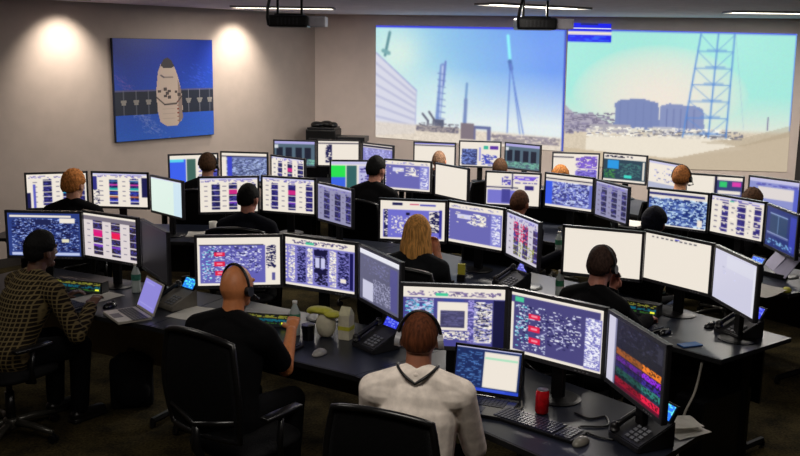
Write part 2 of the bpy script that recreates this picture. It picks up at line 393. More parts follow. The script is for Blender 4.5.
        c.rect(0, 0, 1, .12, WHT); c.rect(0, .12, .34, 1, (60, 96, 235)); c.rect(0, .15, .3, .24, (90, 210, 235)); c.rect(.36, .12, .55, 1, (62, 100, 90)); c.rect(.55, .12, .6, 1, WHT); c.speck(.62, .15, 1, 1, .4, (70, 70, 170), 5)
    elif kind == 'grey_text':
        c.rect(.1, .15, 1, 1, (110, 120, 172)); c.speck(.12, .2, 1, .98, .35, (70, 80, 120), 3); c.speck(.12, .2, 1, .98, .25, (160, 175, 215), 3); c.rect(.12, .12, .22, .95, (60, 70, 200)); c.rect(0, .1, 1, .13, DKB)
    elif kind == 'notes':
        c.rect(0, .06, 1, .1, DKB); c.speck(.2, .15, .36, .9, .7, NAVY, 4)
    elif kind == 'dashb':
        c.rect(0, 0, 1, .12, (170, 165, 220)); c.rect(0, .12, 1, 1, (82, 104, 120))
        for k in range(4): c.rect(.04 + k * .24, .25, .2 + k * .24, .7, (26, 30, 48))
        c.speck(.0, .72, 1, .98, .3, (110, 170, 150), 4); c.rect(0, .15, .1, .3, (210, 215, 220))
    elif kind == 'lavtext': c.rect(0, .14, 1, 1, (130, 128, 195)); c.speck(.05, .2, .95, .95, .35, (170, 170, 225), 4); c.rect(0, .05, 1, .09, DKB)
    elif kind == 'header': c.rect(0, .08, 1, .11, DKB); c.rect(0, .0, 1, .05, (110, 108, 210))
    elif kind == 'mixed':
        c.rect(.04, .28, .44, .95, (52, 60, 110)); c.speck(.04, .3, .44, .95, .3, (110, 130, 200), 3); c.rect(.47, .2, .52, .8, (150, 150, 220)); c.rect(.58, .16, .7, .3, (50, 180, 150)); c.rect(.75, .16, .95, .3, (90, 40, 160)); c.speck(.56, .5, .95, .98, .4, (60, 70, 180), 3)
    elif kind == 'purple':
        c.rect(0, .1, .45, .13, DKB); c.speck(.5, .1, .98, .55, .55, (120, 90, 200), 5); c.rect(.5, .65, .98, 1, (132, 118, 214)); c.speck(.5, .6, .98, 1, .2, (90, 70, 180), 4)
    elif kind == 'map':
        c.rect(0, .18, 1, .92, (34, 62, 80)); c.rect(.1, .2, .36, .55, (30, 150, 225)); c.speck(.35, .3, .9, .85, .3, (60, 110, 110), 3); c.speck(0, .6, .3, .9, .4, (60, 130, 70), 3); c.rect(.5, .75, .68, .85, (60, 220, 200)); c.rect(.93, .2, .97, .9, WHT); c.speck(.02, .04, .7, .14, .3, DKB, 4)
    elif kind == 'palegrid': c.rect(0, .0, 1, .08, LIL); c.speck(.05, .2, .95, .7, .05, (150, 150, 200), 4); c.rect(0, .75, 1, .97, (175, 180, 205))
    elif kind == 'half': c.rect(.5, .0, .54, 1, DKB); c.rect(.55, .1, 1, 1, (58, 64, 120)); c.rect(.6, .14, .72, .32, (50, 200, 110)); c.rect(.82, .14, .97, .3, (220, 60, 170)); c.rect(.56, .42, .98, .55, WHT); c.speck(.56, .6, 1, 1, .4, (160, 150, 210), 4)
    elif kind == 'photo':
        c.rect(0, 0, 1, .1, LIL); c.rect(0, .12, 1, 1, (140, 146, 205)); c.rect(.18, .25, .92, .6, (222, 214, 212)); c.rect(.9, .2, 1, 1, (90, 100, 200)); c.speck(.1, .15, .98, .22, .4, (90, 90, 180), 4)
    elif kind == 'lap_win':
        c.rect(0, 0, 1, 1, (20, 40, 92)); c.speck(.02, .1, .42, .9, .12, (70, 110, 170), 4); c.rect(.44, .08, .97, .9, WHT); c.rect(.46, .18, .95, .24, (170, 225, 190)); c.rect(0, .93, 1, 1, (40, 70, 200)); c.rect(0, 0, 1, .03, LIL); c.rect(.42, .92, .8, .97, (60, 90, 220))
    elif kind == 'lap_lav': c.rect(0, 0, 1, 1, (140, 132, 214)); c.rect(.08, .85, .9, .88, (170, 166, 230)); c.rect(.1, .1, .6, .14, (160, 155, 225))
    c.soft(.5)
    return c

RES = {1: (100, 62), 2: (70, 44), 3: (48, 30), 4: (44, 28)}
MW, MH = .56, .3545
# shared monitor meshes, origin on the desk under the panel, screen towards -y
def monitor_meshes():
    r = {}
    bm = bmesh.new(); box(bm, -MW / 2, MW / 2, .004, .03, .1855, .54, .005); box(bm, -.17, .17, .028, .055, .24, .46, .012); r['housing'] = bm
    bm = bmesh.new(); b = .019
    for a in ((-MW / 2, MW / 2, .54 - b, .54), (-MW / 2, MW / 2, .1855, .1855 + b + .004), (-MW / 2, -MW / 2 + b, .1855, .54), (MW / 2 - b, MW / 2, .1855, .54)):
        box(bm, a[0], a[1], 0, .012, a[2], a[3], .0025)
    r['bezel'] = bm
    bm = bmesh.new(); box(bm, -.035, .035, .045, .075, .01, .4, .006); box(bm, -.05, .05, .05, .08, .3, .4, .004); r['stand_neck'] = bm
    bm = bmesh.new(); lathe(bm, [(0, 0), (.115, 0), (.118, .006), (.1, .012), (.03, .018), (0, .018)], 28, (0, .06, 0)); r['stand_base'] = bm
    bm = bmesh.new()
    for k in range(4): box(bm, .12 + k * .022, .132 + k * .022, -.0015, .001, .193, .198)
    r['button_strip'] = bm
    ms = dict(housing=HOUS, bezel=BEZL, stand_neck=STEEL, stand_base=STEEL, button_strip=mat('button_grey', (120, 120, 125), noise=.05))
    out = {}
    for k, bm in r.items():
        bmesh.ops.recalc_face_normals(bm, faces=bm.faces); me = bpy.data.meshes.new(k); bm.to_mesh(me); bm.free(); me.materials.append(ms[k]); out[k] = me
    return out
MM = monitor_meshes()
DT = .74
def monitor(key, row, kind, label, x, y, yaw, group=None):
    t = thing('computer_monitor', label, 'monitor', (x, y, DT), yaw, group or 'monitors of row %s' % ('one two three four'.split()[row - 1]))
    for k in MM: obj(k, MM[k], None, t)
    w, h = RES[row]
    s = content(kind, w, h, sum(map(ord, key)) * 7)
    obj('screen', s.mesh('screen', MW - .037, MH - .041, DISP, (0, .003, .1855 + .0225)), None, t)
    return t

MON = [
 ('Z1', 1, 'bluecon', -2.568, 6.667, -.012, 'dark monitor with a blue text console, in front of the plaid-shirted man'),
 ('Z2', 1, 'tabpink', -2.072, 6.589, -.529, 'monitor with pale columns and pink blocks, right of the plaid-shirted man'),
 ('Z3', 1, 'off', -1.655, 6.185, -1.007, 'switched-off dark monitor standing behind the open silver laptop'),
 ('A1', 1, 'schem_red', -1.031, 5.904, .136, 'monitor with a lavender diagram and red blocks, behind the bald headset man'),
 ('A2', 1, 'schem_cab', -.51, 5.838, -.494, 'monitor with dense blue and white panels, above the water bottle and yellow cartons'),
 ('A3', 1, 'dimmap', -.124, 5.432, -1.087, 'steeply turned monitor with a dim grey picture, left of the white-shirted man'),
 ('B1', 1, 'dialog', .283, 4.698, -.086, 'large front monitor with a white dialog window, behind the white-shirted man'),
 ('B2', 1, 'schem_dark', .771, 4.475, -.713, 'front monitor with a dark violet diagram and red shapes, above the red can'),
 ('B3', 1, 'spectrum', 1.045, 4.008, -1.343, 'nearest monitor, steeply turned, with orange, purple and red bands'),
 ('P1', 2, 'tabL', -3.22, 8.737, .351, 'far left monitor with white columns, behind the ginger-haired person'),
 ('P2', 2, 'tabM', -2.652, 8.814, -.08, 'monitor with white and multicoloured strips, right of the ginger-haired person'),
 ('P3', 2, 'mint', -2.131, 8.459, -.795, 'turned monitor with an empty pale mint screen near the left wall'),
 ('Q1', 2, 'tab', -1.588, 8.627, .213, 'monitor of white and violet columns left of the dark-haired man in the second row'),
 ('Q2', 2, 'tab2', -1.043, 8.646, -.325, 'monitor of white columns with a pink block, right of the second row dark-haired man'),
 ('Q3', 2, 'tabdim', -.582, 8.159, -.911, 'turned monitor of dim grey columns left of the blonde woman'),
 ('R1', 2, 'app', .098, 7.447, -.167, 'monitor with a blue application window, behind the blonde woman'),
 ('R2', 2, 'term', .586, 7.255, -.723, 'monitor with a violet terminal page, right of the blonde woman'),
 ('R3', 2, 'tabred', .888, 6.766, -1.254, 'steeply turned monitor with red-specked columns, in front of the man resting his arm'),
 ('S1', 2, 'plain', 1.386, 6.319, -.396, 'monitor with a blank cream screen behind the man in a headset and dark shirt'),
 ('S2', 2, 'ticks', 1.825, 6.077, -.942, 'monitor with a blank cream screen and a row of small dashes at the top'),
 ('S3', 2, 'pale', 2.024, 5.557, -1.44, 'steeply turned monitor with a pale lilac screen at the right end of the desk'),
 ('K0', 3, 'split', 1.109, 9.243, -.264, 'monitor split into white and violet windows, behind the brown-haired man resting his arm'),
 ('K1', 3, 'dense', 1.634, 9.091, -.726, 'monitor filled with dense blue text in the middle of the third row'),
 ('K3', 3, 'tabdim', 1.933, 8.565, -1.225, 'turned monitor of dim striped columns, right of the dense blue text monitor'),
 ('L1', 3, 'denseblue', 2.433, 8.179, -.646, 'monitor with dense light blue text behind the head in dark blue'),
 ('L2', 3, 'tabbig', 2.824, 7.808, -1.003, 'monitor of white and violet columns, second from the right end of the third row'),
 ('L3', 3, 'bluegraph', 2.978, 7.257, -1.521, 'turned monitor with dark blue graph panels at the right end of the third row'),
 ('J1', 3, 'green', -.484, 10.04, .053, 'monitor with a bright green and blue block, left of the man in a black shirt'),
 ('J2', 3, 'term', .071, 10.124, -.397, 'monitor with a violet page, right of the third row man in a black shirt'),
 ('J3', 3, 'plain', .519, 9.7, -.953, 'turned monitor with an empty cream screen in the middle of the third row'),
 ('I1', 3, 'bluebar', -2.303, 10.416, .424, 'monitor with a bright blue bar, left of the brown-haired head near the left wall'),
 ('I2', 3, 'grey_text', -1.785, 10.67, -.112, 'monitor of grey-blue text, right of the brown-haired head near the left wall'),
 ('I3', 3, 'tab', -1.244, 10.256, -.719, 'turned monitor of white and dark stripes, third row, near the left wall'),
 ('H1', 4, 'dashb', -1.374, 12.114, -.099, 'far monitor with four dark tiles, leftmost of the back row'),
 ('H2', 4, 'notes', -.817, 12.22, -.006, 'far monitor with a white page and dark list, in front of the black printer shelf'),
 ('H3', 4, 'lavtext', -.299, 11.796, -.769, 'far turned monitor of lavender text, right of the printer shelf'),
 ('G1', 4, 'header', .429, 12.131, -.225, 'far monitor with a white page behind the bald head'),
 ('G2', 4, 'mixed', 1.036, 12.364, -.163, 'far monitor with dark photo and green squares, right of the bald head'),
 ('G3', 4, 'dashb', 1.561, 12.122, -.72, 'far turned monitor with dark tiles, left of the gap below the projections'),
 ('F1', 4, 'purple', 2.069, 11.116, -.166, 'far monitor with a white and purple page below the right projection'),
 ('F2', 4, 'map', 2.634, 11.063, -.641, 'far monitor with a cyan and dark green map'),
 ('F3', 4, 'palegrid', 2.906, 10.364, -1.171, 'far turned pale monitor left of the orange-brown haired head'),
 ('E1', 4, 'half', 3.11, 9.27, -.45, 'far monitor half white, half dark with green and pink squares'),
 ('E2', 4, 'photo', 3.62, 9.07, -.92, 'far monitor with a pale picture on a lilac window, near the right wall'),
 ('E3', 4, 'off', 3.86, 8.55, -1.55, 'dark monitor seen edge-on at the right end of the back row'),
]
for k, row, kind, x, y, yaw, label in MON: monitor(k, row, kind, label, x, y, yaw)

# ------------------------------------------------------------------ room
ZC = 2.93
CB = V((-1.3, 14.2)); LW = V((-7.9, 5.686)); LF = V((-7.9, -2)); RB = V((5.5, 13.079)); RF = V((6.2, -2))
def wallseg(a, b, z0, z1, th, out):
    d = (b - a).normalized(); n = V((-d.y, d.x)) * out * th
    bm = bmesh.new(); prism(bm, [a, b, b + n, a + n], z0, z1); return bm
struct('wall_left', wallseg(LW, CB, 0, ZC, .12, 1), WALL)
struct('wall_back', wallseg(CB, RB, 0, ZC, .12, 1), WALLB)
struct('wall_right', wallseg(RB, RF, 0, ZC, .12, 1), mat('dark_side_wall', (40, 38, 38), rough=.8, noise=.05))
struct('wall_front', wallseg(RF, LF, 0, ZC, .12, 1), WALL)
struct('wall_side', wallseg(LF, LW, 0, ZC, .12, 1), WALL)
for nm, z0, z1, m in (('floor', -.1, 0, CARPET), ('ceiling', ZC, ZC + .1, CEIL)):
    bm = bmesh.new(); prism(bm, [LF + V((-.12, -.12)), RF + V((.12, -.12)), RB + V((.12, .15)), CB + V((0, .15)), LW + V((-.12, .1))], z0, z1); struct(nm, bm, m)
for nm, a, b in (('baseboard_left', LW, CB), ('baseboard_back', CB, RB), ('baseboard_right', RB, RF)):
    struct(nm, wallseg(a, b, 0, .1, .012, -1), BASEB)
# soffit trim along the back wall, just under the ceiling
# ------------------------------------------------------------------ lights in the ceiling
EMW = mat('light_diffuser', (255, 247, 228), emit=9.0)
def strip(x0, y0, x1, y1, label, wd=.3):
    a, b = V((x0, y0)), V((x1, y1)); L = (b - a).length; ang = math.atan2(b.y - a.y, b.x - a.x)
    t = thing('ceiling_light', label, 'ceiling light', ((x0 + x1) / 2, (y0 + y1) / 2, ZC), ang, 'ceiling lights')
    bm = bmesh.new()
    for q in ((-L / 2 - .02, L / 2 + .02, -wd / 2 - .02, -wd / 2), (-L / 2 - .02, L / 2 + .02, wd / 2, wd / 2 + .02), (-L / 2 - .02, -L / 2, -wd / 2, wd / 2), (L / 2, L / 2 + .02, -wd / 2, wd / 2)):
        box(bm, *q, -.022, 0)
    obj('frame', bm, CHROME, t)
    obj('diffuser', B(-L / 2, L / 2, -wd / 2, wd / 2, -.012, 0), EMW, t)
strip(-2.05, 11.7, -.85, 11.7, 'lit strip light in the ceiling above the left projector')
strip(.85, 9.9, 1.95, 10.7, 'lit strip light in the ceiling above the middle projector')
strip(3.7, 11.0, 5.0, 11.0, 'lit strip light in the ceiling near the right wall')

def area(name, x, y, z, sx, sy, power, col=(1, .93, .84), rot=(0, 0, 0)):
    l = bpy.data.lights.new(name, 'AREA'); l.shape = 'RECTANGLE'; l.size = sx; l.size_y = sy; l.energy = power; l.color = col
    o = bpy.data.objects.new(name, l); COL.objects.link(o); o.location = (x, y, z); o.rotation_euler = rot; return o
def spot(name, loc, tgt, power, ang, blend=1., col=(1, .9, .76), size=.04):
    l = bpy.data.lights.new(name, 'SPOT'); l.energy = power; l.spot_size = ang; l.spot_blend = blend; l.color = col; l.shadow_soft_size = size
    o = bpy.data.objects.new(name, l); COL.objects.link(o); o.location = loc
    o.rotation_euler = (V(tgt) - V(loc)).to_track_quat('-Z', 'Y').to_euler(); return o
ew = V((-3.0, -3.87)).normalized(); nw = V((3.87, -3.0)).normalized()   # along and off the left wall
def lwall(s, off, z): p = CB + ew * s + nw * off; return V((p.x, p.y, z))
def dl(s, off, label):
    p = lwall(s, off, ZC)
    t = thing('recessed_downlight', label, 'downlight', p, 0, 'recessed downlights along the left wall')
    bm = bmesh.new(); lathe(bm, [(.05, -.004), (.075, -.008), (.08, -.002), (.078, 0), (.05, 0)], 24); obj('trim_ring', bm, CHROME, t, True)
    bm = bmesh.new(); lathe(bm, [(0, -.003), (.05, -.003)], 20); obj('lens', bm, EMW, t)
dl(4.22, .5, 'recessed downlight over the left hot spot on the wall'); dl(1.61, .5, 'recessed downlight right of the capsule picture')
for s in (4.22, 1.61):
    spot('wall_washer', lwall(s, .5, ZC - .03), lwall(s, .0, 2.1), 95, 1.6)
for x, y, sx, sy, pw in ((-.3, 2.8, 1.2, .6, 29), (-2.8, 4.8, 1.2, .6, 14), (1.6, 4.6, 1.2, .6, 12), (-2.2, 8.6, 1.2, .6, 13), (.6, 8.0, 1.2, .6, 22), (-1.45, 11.7, 1.2, .3, 22), (1.4, 10.3, 1.3, .3, 115), (4.35, 11.0, 1.3, .3, 60), (3.2, 8.2, 1.2, .6, 24)):
    area('ceiling_area_light', x, y, ZC - .035, sx, sy, pw)  # lamps away from the strips are unseen, added to light the room

w = bpy.data.worlds.new('World'); SC.world = w; w.use_nodes = True
w.node_tree.nodes['Background'].inputs[0].default_value = (.5, .5, .6, 1); w.node_tree.nodes['Background'].inputs[1].default_value = .05

# ------------------------------------------------------------------ projections on the back wall
eb = (RB - CB).normalized(); nb = V((eb.y, -eb.x))
def bw(s, z, off=.012): p = CB + eb * s + nb * off; return V((p.x, p.y, z))
def back_panel(name, label, quad, cv, off, frm):
    t = thing(name, label, 'projection screen', bw((quad[0][0] + quad[1][0]) / 2, quad[3][1], .03), 0)
    def L(s, z, o): p = bw(s, z, o); return p - t.location
    q = quad
    bm = bmesh.new(); lo = [bm.verts.new(L(s, z, .001)) for s, z in q]; hi = [bm.verts.new(L(s, z, off)) for s, z in q]
    bm.faces.new(hi); bm.faces.new(lo[::-1])
    for i in range(4): bm.faces.new((lo[i], lo[(i + 1) % 4], hi[(i + 1) % 4], hi[i]))
    obj('screen_fabric', bm, frm, t)
    obj('projected_picture', cv.mesh('projected_picture', 0, 0, DISP, quad=[L(s, z, off + .003) for s, z in q]), None, t)
    return t
SCRF = mat('projection_screen_white', (210, 205, 200), rough=.8, noise=.03)
# left projection: launch pad with a rocket
c = Cv(200, 116, (0, 0, 0), 3)
X, Y = c.X, c.Y
t = np.clip(X * 1.2 - .15 + (.5 - Y) * .25, 0, 1)[..., None]
top = np.array((172, 226, 232)) * (1 - t) + np.array((106, 154, 240)) * t
cream = np.array((226, 236, 238)); f = np.clip((Y - .35) * 2.2, 0, 1)[..., None]
f2 = np.exp(-((X - .12) ** 2 / .02 + (Y - .25) ** 2 / .06))[..., None]
c.a = top * (1 - f) + cream * f; c.a = c.a * (1 - f2 * .8) + np.array((225, 240, 228)) * f2 * .8
f3 = np.exp(-((X - .35) ** 2 / .02 + (Y - .6) ** 2 / .04))[..., None]; c.a = c.a * (1 - f3 * .6) + np.array((215, 238, 235)) * f3 * .6
c.a += c.n.uniform(-4, 4, c.a.shape)
c.rect(0, 0, 1, .02, (60, 66, 220))
bl = [(0, .24), (.22, .56), (.215, .94), (0, .98)]
c.poly(bl, (216, 220, 240))
for k in range(7):
    y = .33 + k * .095; c.line(0, y, .215, .6 + k * .055, .012, (176, 182, 218))
c.line(.0, .24, .22, .56, .008, (160, 168, 214)); c.line(.22, .56, .215, .94, .006, (180, 186, 222))
c.line(.05, .26, .075, .06, .014, (90, 140, 150)); c.line(.04, .22, .07, .24, .02, (120, 170, 175))
c.line(.36, .34, .335, .86, .03, (126, 152, 208)); c.line(.375, .3, .365, .5, .01, (110, 126, 196)); c.line(.36, .34, .345, .86, .008, (200, 214, 240)); c.rect(.32, .8, .37, .9, (90, 96, 120))
for k in range(8): c.line(.335, .4 + k * .055, .375, .41 + k * .055, .004, (104, 124, 186))
c.line(.49, .48, .475, .88, .012, (120, 158, 205)); c.line(.485, .62, .48, .9, .018, (120, 140, 190))
c.line(.255, .76, .285, .82, .01, (90, 90, 110)); c.line(.285, .82, .28, .9, .01, (90, 90, 110)); c.line(.29, .74, .315, .8, .01, (90, 90, 110)); c.line(.315, .8, .31, .9, .01, (90, 90, 110))
c.line(.7, .07, .712, .26, .016, (140, 240, 250)); c.line(.712, .28, .72, .34, .02, (70, 110, 180)); c.line(.715, .3, .80, .95, .005, (88, 120, 205)); c.line(.715, .3, .705, .95, .005, (88, 120, 205)); c.line(.72, .3, .775, .9, .005, (100, 130, 210))
gr = np.clip((Y - .84 - X * .04) * 40, 0, 1)[..., None]; c.a = c.a * (1 - gr) + (np.array((228, 216, 200)) + c.n.uniform(-18, 12, (c.h, c.w, 1))) * gr
c.poly(bl, (214, 210, 214), .35)
c.rect(.22, .86, .45, .91, (170, 160, 158)); c.speck(.22, .84, .45, .92, .25, (110, 105, 120), 3)
c.rect(.46, .82, .53, .96, (128, 116, 126)); c.rect(.53, .84, .62, .86, (100, 110, 160)); c.rect(.53, .84, .54, .96, (110, 110, 150)); c.rect(.6, .86, .62, .96, (110, 110, 150))
c.speck(.62, .9, .98, .96, .4, (150, 140, 150), 6); c.rect(.68, .93, .8, .97, (160, 150, 150))
c.rect(.99, 0, 1, 1, (60, 80, 190))
c.soft(.8)
back_panel('projection_screen', 'left projected picture of a launch pad with a rocket under a blue sky', [(.92, 2.78), (3.66, 2.77), (3.69, 1.03), (.93, 1.15)], c, .01, SCRF)
# right projection: lattice tower and tanks
c = Cv(210, 120, (0, 0, 0), 5); X, Y = c.X, c.Y
sky = np.array((164, 232, 220)); crm = np.array((238, 229, 216))
f = np.clip(1 - ((X - .42) ** 2 / .16 + (Y - .5) ** 2 / .16), 0, 1)[..., None] ** .6
f = np.maximum(f, np.clip((Y - .45) * 3, 0, 1)[..., None]); c.a = sky * (1 - f) + crm * f; c.a += c.n.uniform(-3, 3, c.a.shape)
c.line(0, 0, 1, 0, .012, (70, 84, 222)); c.line(1, 0, 1, .75, .008, (100, 130, 230))
gr = np.clip((Y - .7) * 30, 0, 1)[..., None]; c.a = c.a * (1 - gr) + (np.array((214, 200, 178)) + c.n.uniform(-10, 10, (c.h, c.w, 1))) * gr
c.poly([(.0, .55), (.05, .62), (.12, .6), (.2, .68), (.2, .74), (0, .74)], (176, 170, 186)); c.speck(0, .6, .3, .76, .25, (130, 124, 150), 5)
c.poly([(.225, .53), (.25, .5), (.35, .49), (.42, .52), (.43, .72), (.2, .72), (.23, .66)], (122, 136, 184)); c.poly([(.43, .54), (.47, .52), (.6, .54), (.62, .56), (.63, .73), (.43, .73)], (134, 146, 190))
for k in range(5): c.line(.25 + k * .035, .52, .25 + k * .035, .7, .003, (112, 126, 176)); c.line(.46 + k * .03, .56, .46 + k * .03, .72, .003, (96, 108, 160))
c.rect(.12, .68, .3, .74, (170, 166, 176)); c.rect(.4, .69, .5, .75, (190, 190, 200)); c.speck(.1, .7, .75, .78, .3, (232, 226, 214), 6); c.speck(.3, .72, .8, .78, .15, (120, 118, 130), 5)
c.poly([(.1, .78), (.6, .75), (.82, .84), (.5, .92), (.1, .88)], (240, 232, 216), .8)
c.poly([(.5, .92), (.82, .8), (1, .7), (1, 1), (.3, 1)], (192, 175, 150), .8); c.poly([(.6, .8), (.8, .76), (1, .66), (1, .74), (.8, .82)], (170, 154, 128), .4)
c.poly([(0, .86), (.5, .93), (.5, 1), (0, 1)], (196, 176, 146), .6)
TB = (84, 136, 212)
for xt, xb in ((.59, .535), (.665, .648), (.735, .725)): c.line(xt, .01, xb, .76, .006, TB)
for k in range(6):
    y0 = .02 + k * .12; y1 = y0 + .12; g = lambda a, b, y: a + (b - a) * (y - .01) / .75
    L0, M0, R0 = g(.59, .535, y0), g(.665, .648, y0), g(.735, .725, y0); L1, M1, R1 = g(.59, .535, y1), g(.665, .648, y1), g(.735, .725, y1)
    c.line(L0, y0, M1, y1, .003, TB, .7); c.line(R0, y0, M1, y1, .003, TB, .7); c.line(L1, y1, R1, y1, .004, TB, .8); c.line(M1 - .04, y1 - .01, M1 + .04, y1 - .01, .008, TB, .5)
c.line(.74, .02, .8, .7, .002, (150, 170, 210), .5); c.rect(.9, .6, .905, .7, (120, 110, 150))
c.rect(0, 0, .195, .02, (20, 30, 235)); c.rect(0, .02, .195, .04, WHT); c.rect(0, .04, .195, .095, (16, 26, 240)); c.speck(.0, .05, .19, .09, .1, (40, 90, 250), 6)
c.soft(.6)
PR = back_panel('projection_screen', 'right projected picture of a lattice tower and tanks under a pale sky', [(3.68, 2.765), (6.75, 2.73), (6.78, .84), (3.70, .82)], c, .01, SCRF)
# blue toolbar strip sticking up above the right picture
c = Cv(30, 6, (22, 30, 236), 9); c.rect(.3, 0, .7, .4, (30, 36, 130)); c.rect(0, .9, 1, 1, (220, 225, 240))
o = obj('toolbar_strip', c.mesh('toolbar_strip', 0, 0, DISP, quad=[bw(s, z, .014) - PR.location for s, z in ((3.67, 2.845), (4.27, 2.835), (4.27, 2.762), (3.67, 2.768))]), None, PR)

# ------------------------------------------------------------------ capsule picture on the left wall
c = Cv(150, 122, (30, 62, 190), 11); X, Y = c.X, c.Y
f = np.clip((Y - .15) * 1.0, 0, 1)[..., None]; c.a = np.array((22, 56, 176)) * (1 - f) + np.array((56, 112, 222)) * f; c.a += c.n.uniform(-6, 6, c.a.shape)
for _ in range(160):
    x = c.r.gauss(.26, .1); y = .72 + (x - .2) * .9 + c.r.gauss(0, .05); c.line(x, y, x + c.r.uniform(0, .03), y + c.r.uniform(0, .02), .006, (150, 160, 225), .5)
for _ in range(90):
    x = c.r.gauss(.1, .06); y = .36 + x + c.r.gauss(0, .04); c.line(x, y, x + c.r.uniform(0, .03), y + c.r.uniform(0, .02), .006, (120, 90, 190), .45)
for _ in range(60):
    x = c.r.gauss(.85, .09); y = .38 + c.r.gauss(0, .06); c.line(x, y, x + .02, y + .01, .008, (60, 90, 220), .6)
for x0, x1 in ((0, .41), (.6, 1)):
    c.rect(x0, .5, x1, .745, (38, 44, 62)); c.rect(x0, .5, x1, .515, (90, 90, 140))
for x in (.08, .2, .32, .73, .85, .96):
    c.line(x, .51, x, .74, .007, (128, 128, 140)); c.poly([(x - .03, .6), (x + .03, .6), (x + .015, .65), (x - .015, .65)], (150, 145, 140))
body = [(.42, .33), (.45, .25), (.58, .25), (.62, .36), (.655, .52), (.665, .7), (.655, .82), (.6, .88), (.5, .88), (.43, .83), (.405, .7), (.4, .5)]
c.poly(body, (206, 186, 172)); c.poly([(.45, .26), (.48, .2), (.52, .18), (.56, .21), (.59, .27), (.55, .29), (.48, .29)], (66, 60, 66)); c.poly([(.62, .4), (.655, .52), (.665, .8), (.62, .86)], (150, 130, 122))
c.line(.45, .36, .48, .38, .012, (90, 80, 90)); c.line(.49, .38, .57, .38, .01, (130, 115, 115)); c.line(.4, .58, .48, .655, .01, (70, 60, 58)); c.line(.48, .655, .6, .65, .012, (60, 52, 52)); c.line(.6, .65, .655, .58, .01, (70, 60, 58)); c.line(.42, .53, .5, .48, .012, (190, 170, 160))
for x, y in ((.43, .52), (.49, .5), (.53, .52), (.49, .57), (.53, .58), (.6, .53), (.63, .56), (.51, .54)): c.rect(x - .015, y - .015, x + .015, y + .015, (84, 72, 70))
for k in range(6): c.rect(.605, .62 + k * .04, .63, .63 + k * .04, (140, 66, 50))
for k in range(3): c.line(.46, .7 + k * .05, .58, .7 + k * .05, .004, (186, 166, 154))
pc = lwall(2.78, .0, 1.29); ang = math.atan2(-ew.y, -ew.x)
t = thing('wall_picture', 'large unframed canvas print of a white space capsule over blue ocean on the left wall', 'picture', pc, ang)
obj('canvas_box', B(-.77, .77, -.042, -.004, 0, 1.24, .003), mat('picture_edge', (26, 34, 60), noise=.1), t)
obj('canvas_print', c.mesh('canvas_print', 1.53, 1.23, PRINT, (0, -.044, .005)), None, t)

# ------------------------------------------------------------------ projectors
def projector(px, py, z, label, yaw):
    t = thing('ceiling_projector', label, 'projector', (px, py, z), yaw, 'ceiling projectors')
    obj('body', B(-.18, .18, -.17, .17, -.055, .055, .02), mat('projector_black', (10, 10, 12), rough=.35, noise=.1), t)
    obj('lens_housing', B(.181, .34, -.13, .15, -.045, .05, .015), mat('projector_grey', (185, 182, 190), rough=.5, noise=.05), t)
    bm = bmesh.new(); lathe(bm, [(.0, .16), (.028, .16), (.036, .172), (.04, .2), (.034, .205), (.0, .2)], 20)
    bmesh.ops.rotate(bm, verts=bm.verts, cent=(0, 0, 0), matrix=Matrix.Rotation(-PI / 2, 3, 'X')); obj('lens', bm, BLK2, t, True)
    bm = bmesh.new(); box(bm, -.13, .13, -.1, .1, .056, .068, .003); box(bm, -.12, -.1, -.02, .02, .066, ZC - z - .02); box(bm, .1, .12, -.02, .02, .066, ZC - z - .02); box(bm, -.13, .13, -.05, .05, ZC - z - .018, ZC - z - .001); obj('ceiling_mount', bm, STEEL, t)
    bm = bmesh.new(); tube(bm, [(-.17, -.19, -.04), (-.18, -.2, .03), (-.17, -.23, .12), (-.14, -.25, ZC - z - .003)], .014); obj('cable', bm, BLACK, t, True)
    bm = bmesh.new()
    for k in range(6): box(bm, -.1 + k * .035, -.085 + k * .035, -.173, -.168, -.03, .03)
    obj('vent_slats', bm, HOUS, t)
    return t
projector(-1.045, 8.9, 2.69, 'black and grey projector hanging from the ceiling left of the left projection', .0)
projector(1.215, 8.9, 2.70, 'black projector hanging from the ceiling in front of the two projections', .0)

# ------------------------------------------------------------------ printer shelf in the corner
t = thing('storage_cabinet', 'low black cabinet against the back wall below the left projection', 'cabinet', bw(.42, 0, .42), math.atan2(eb.y, eb.x))
obj('body', B(-.42, .42, -.25, .25, .06, 1.12, .006), BLACK, t); obj('plinth', B(-.4, .4, -.22, .24, 0, .06), STEEL, t)
for s in (-1, 1):
    d = obj('door', B(min(s * .005, s * .41), max(s * .005, s * .41), -.268, -.251, .08, 1.1, .003), BLK2, t)
    obj('handle', B(s * .05 - .006, s * .05 + .006, -.29, -.269, .5, .66, .002), CHROME, d)
t = thing('office_printer', 'black printer standing on the cabinet in the far corner', 'printer', bw(.26, 1.12, .42), math.atan2(eb.y, eb.x))
obj('body', B(-.24, .2, -.2, .2, 0, .17, .015), BLACK, t); obj('lid', B(-.22, .18, -.19, .18, .171, .2, .008), HOUS, t); obj('paper_tray', B(-.18, .14, -.28, -.2, .03, .05, .003), HOUS, t)
bm = bmesh.new()
for i, (x, y, z, s) in enumerate(((-.12, 0, .24, .09), (.02, .03, .25, .1), (.12, -.02, .235, .07))): ell(bm, (x, y, z), (s, .1, .05))
o = remeshed('cloth_bundle', bm, .012, BLACK, 3); o.location = bw(.26, 1.12 - .012, .42); tag(o, 'crumpled black cloth bundle lying on the corner printer', 'cloth')
o = obj('document_box', B(-.22, .22, -.16, .16, 0, .075, .006), HOUS); o.location = bw(.66, 1.121, .42); o.rotation_euler.z = math.atan2(eb.y, eb.x); tag(o, 'flat dark document box on the cabinet beside the printer', 'box')

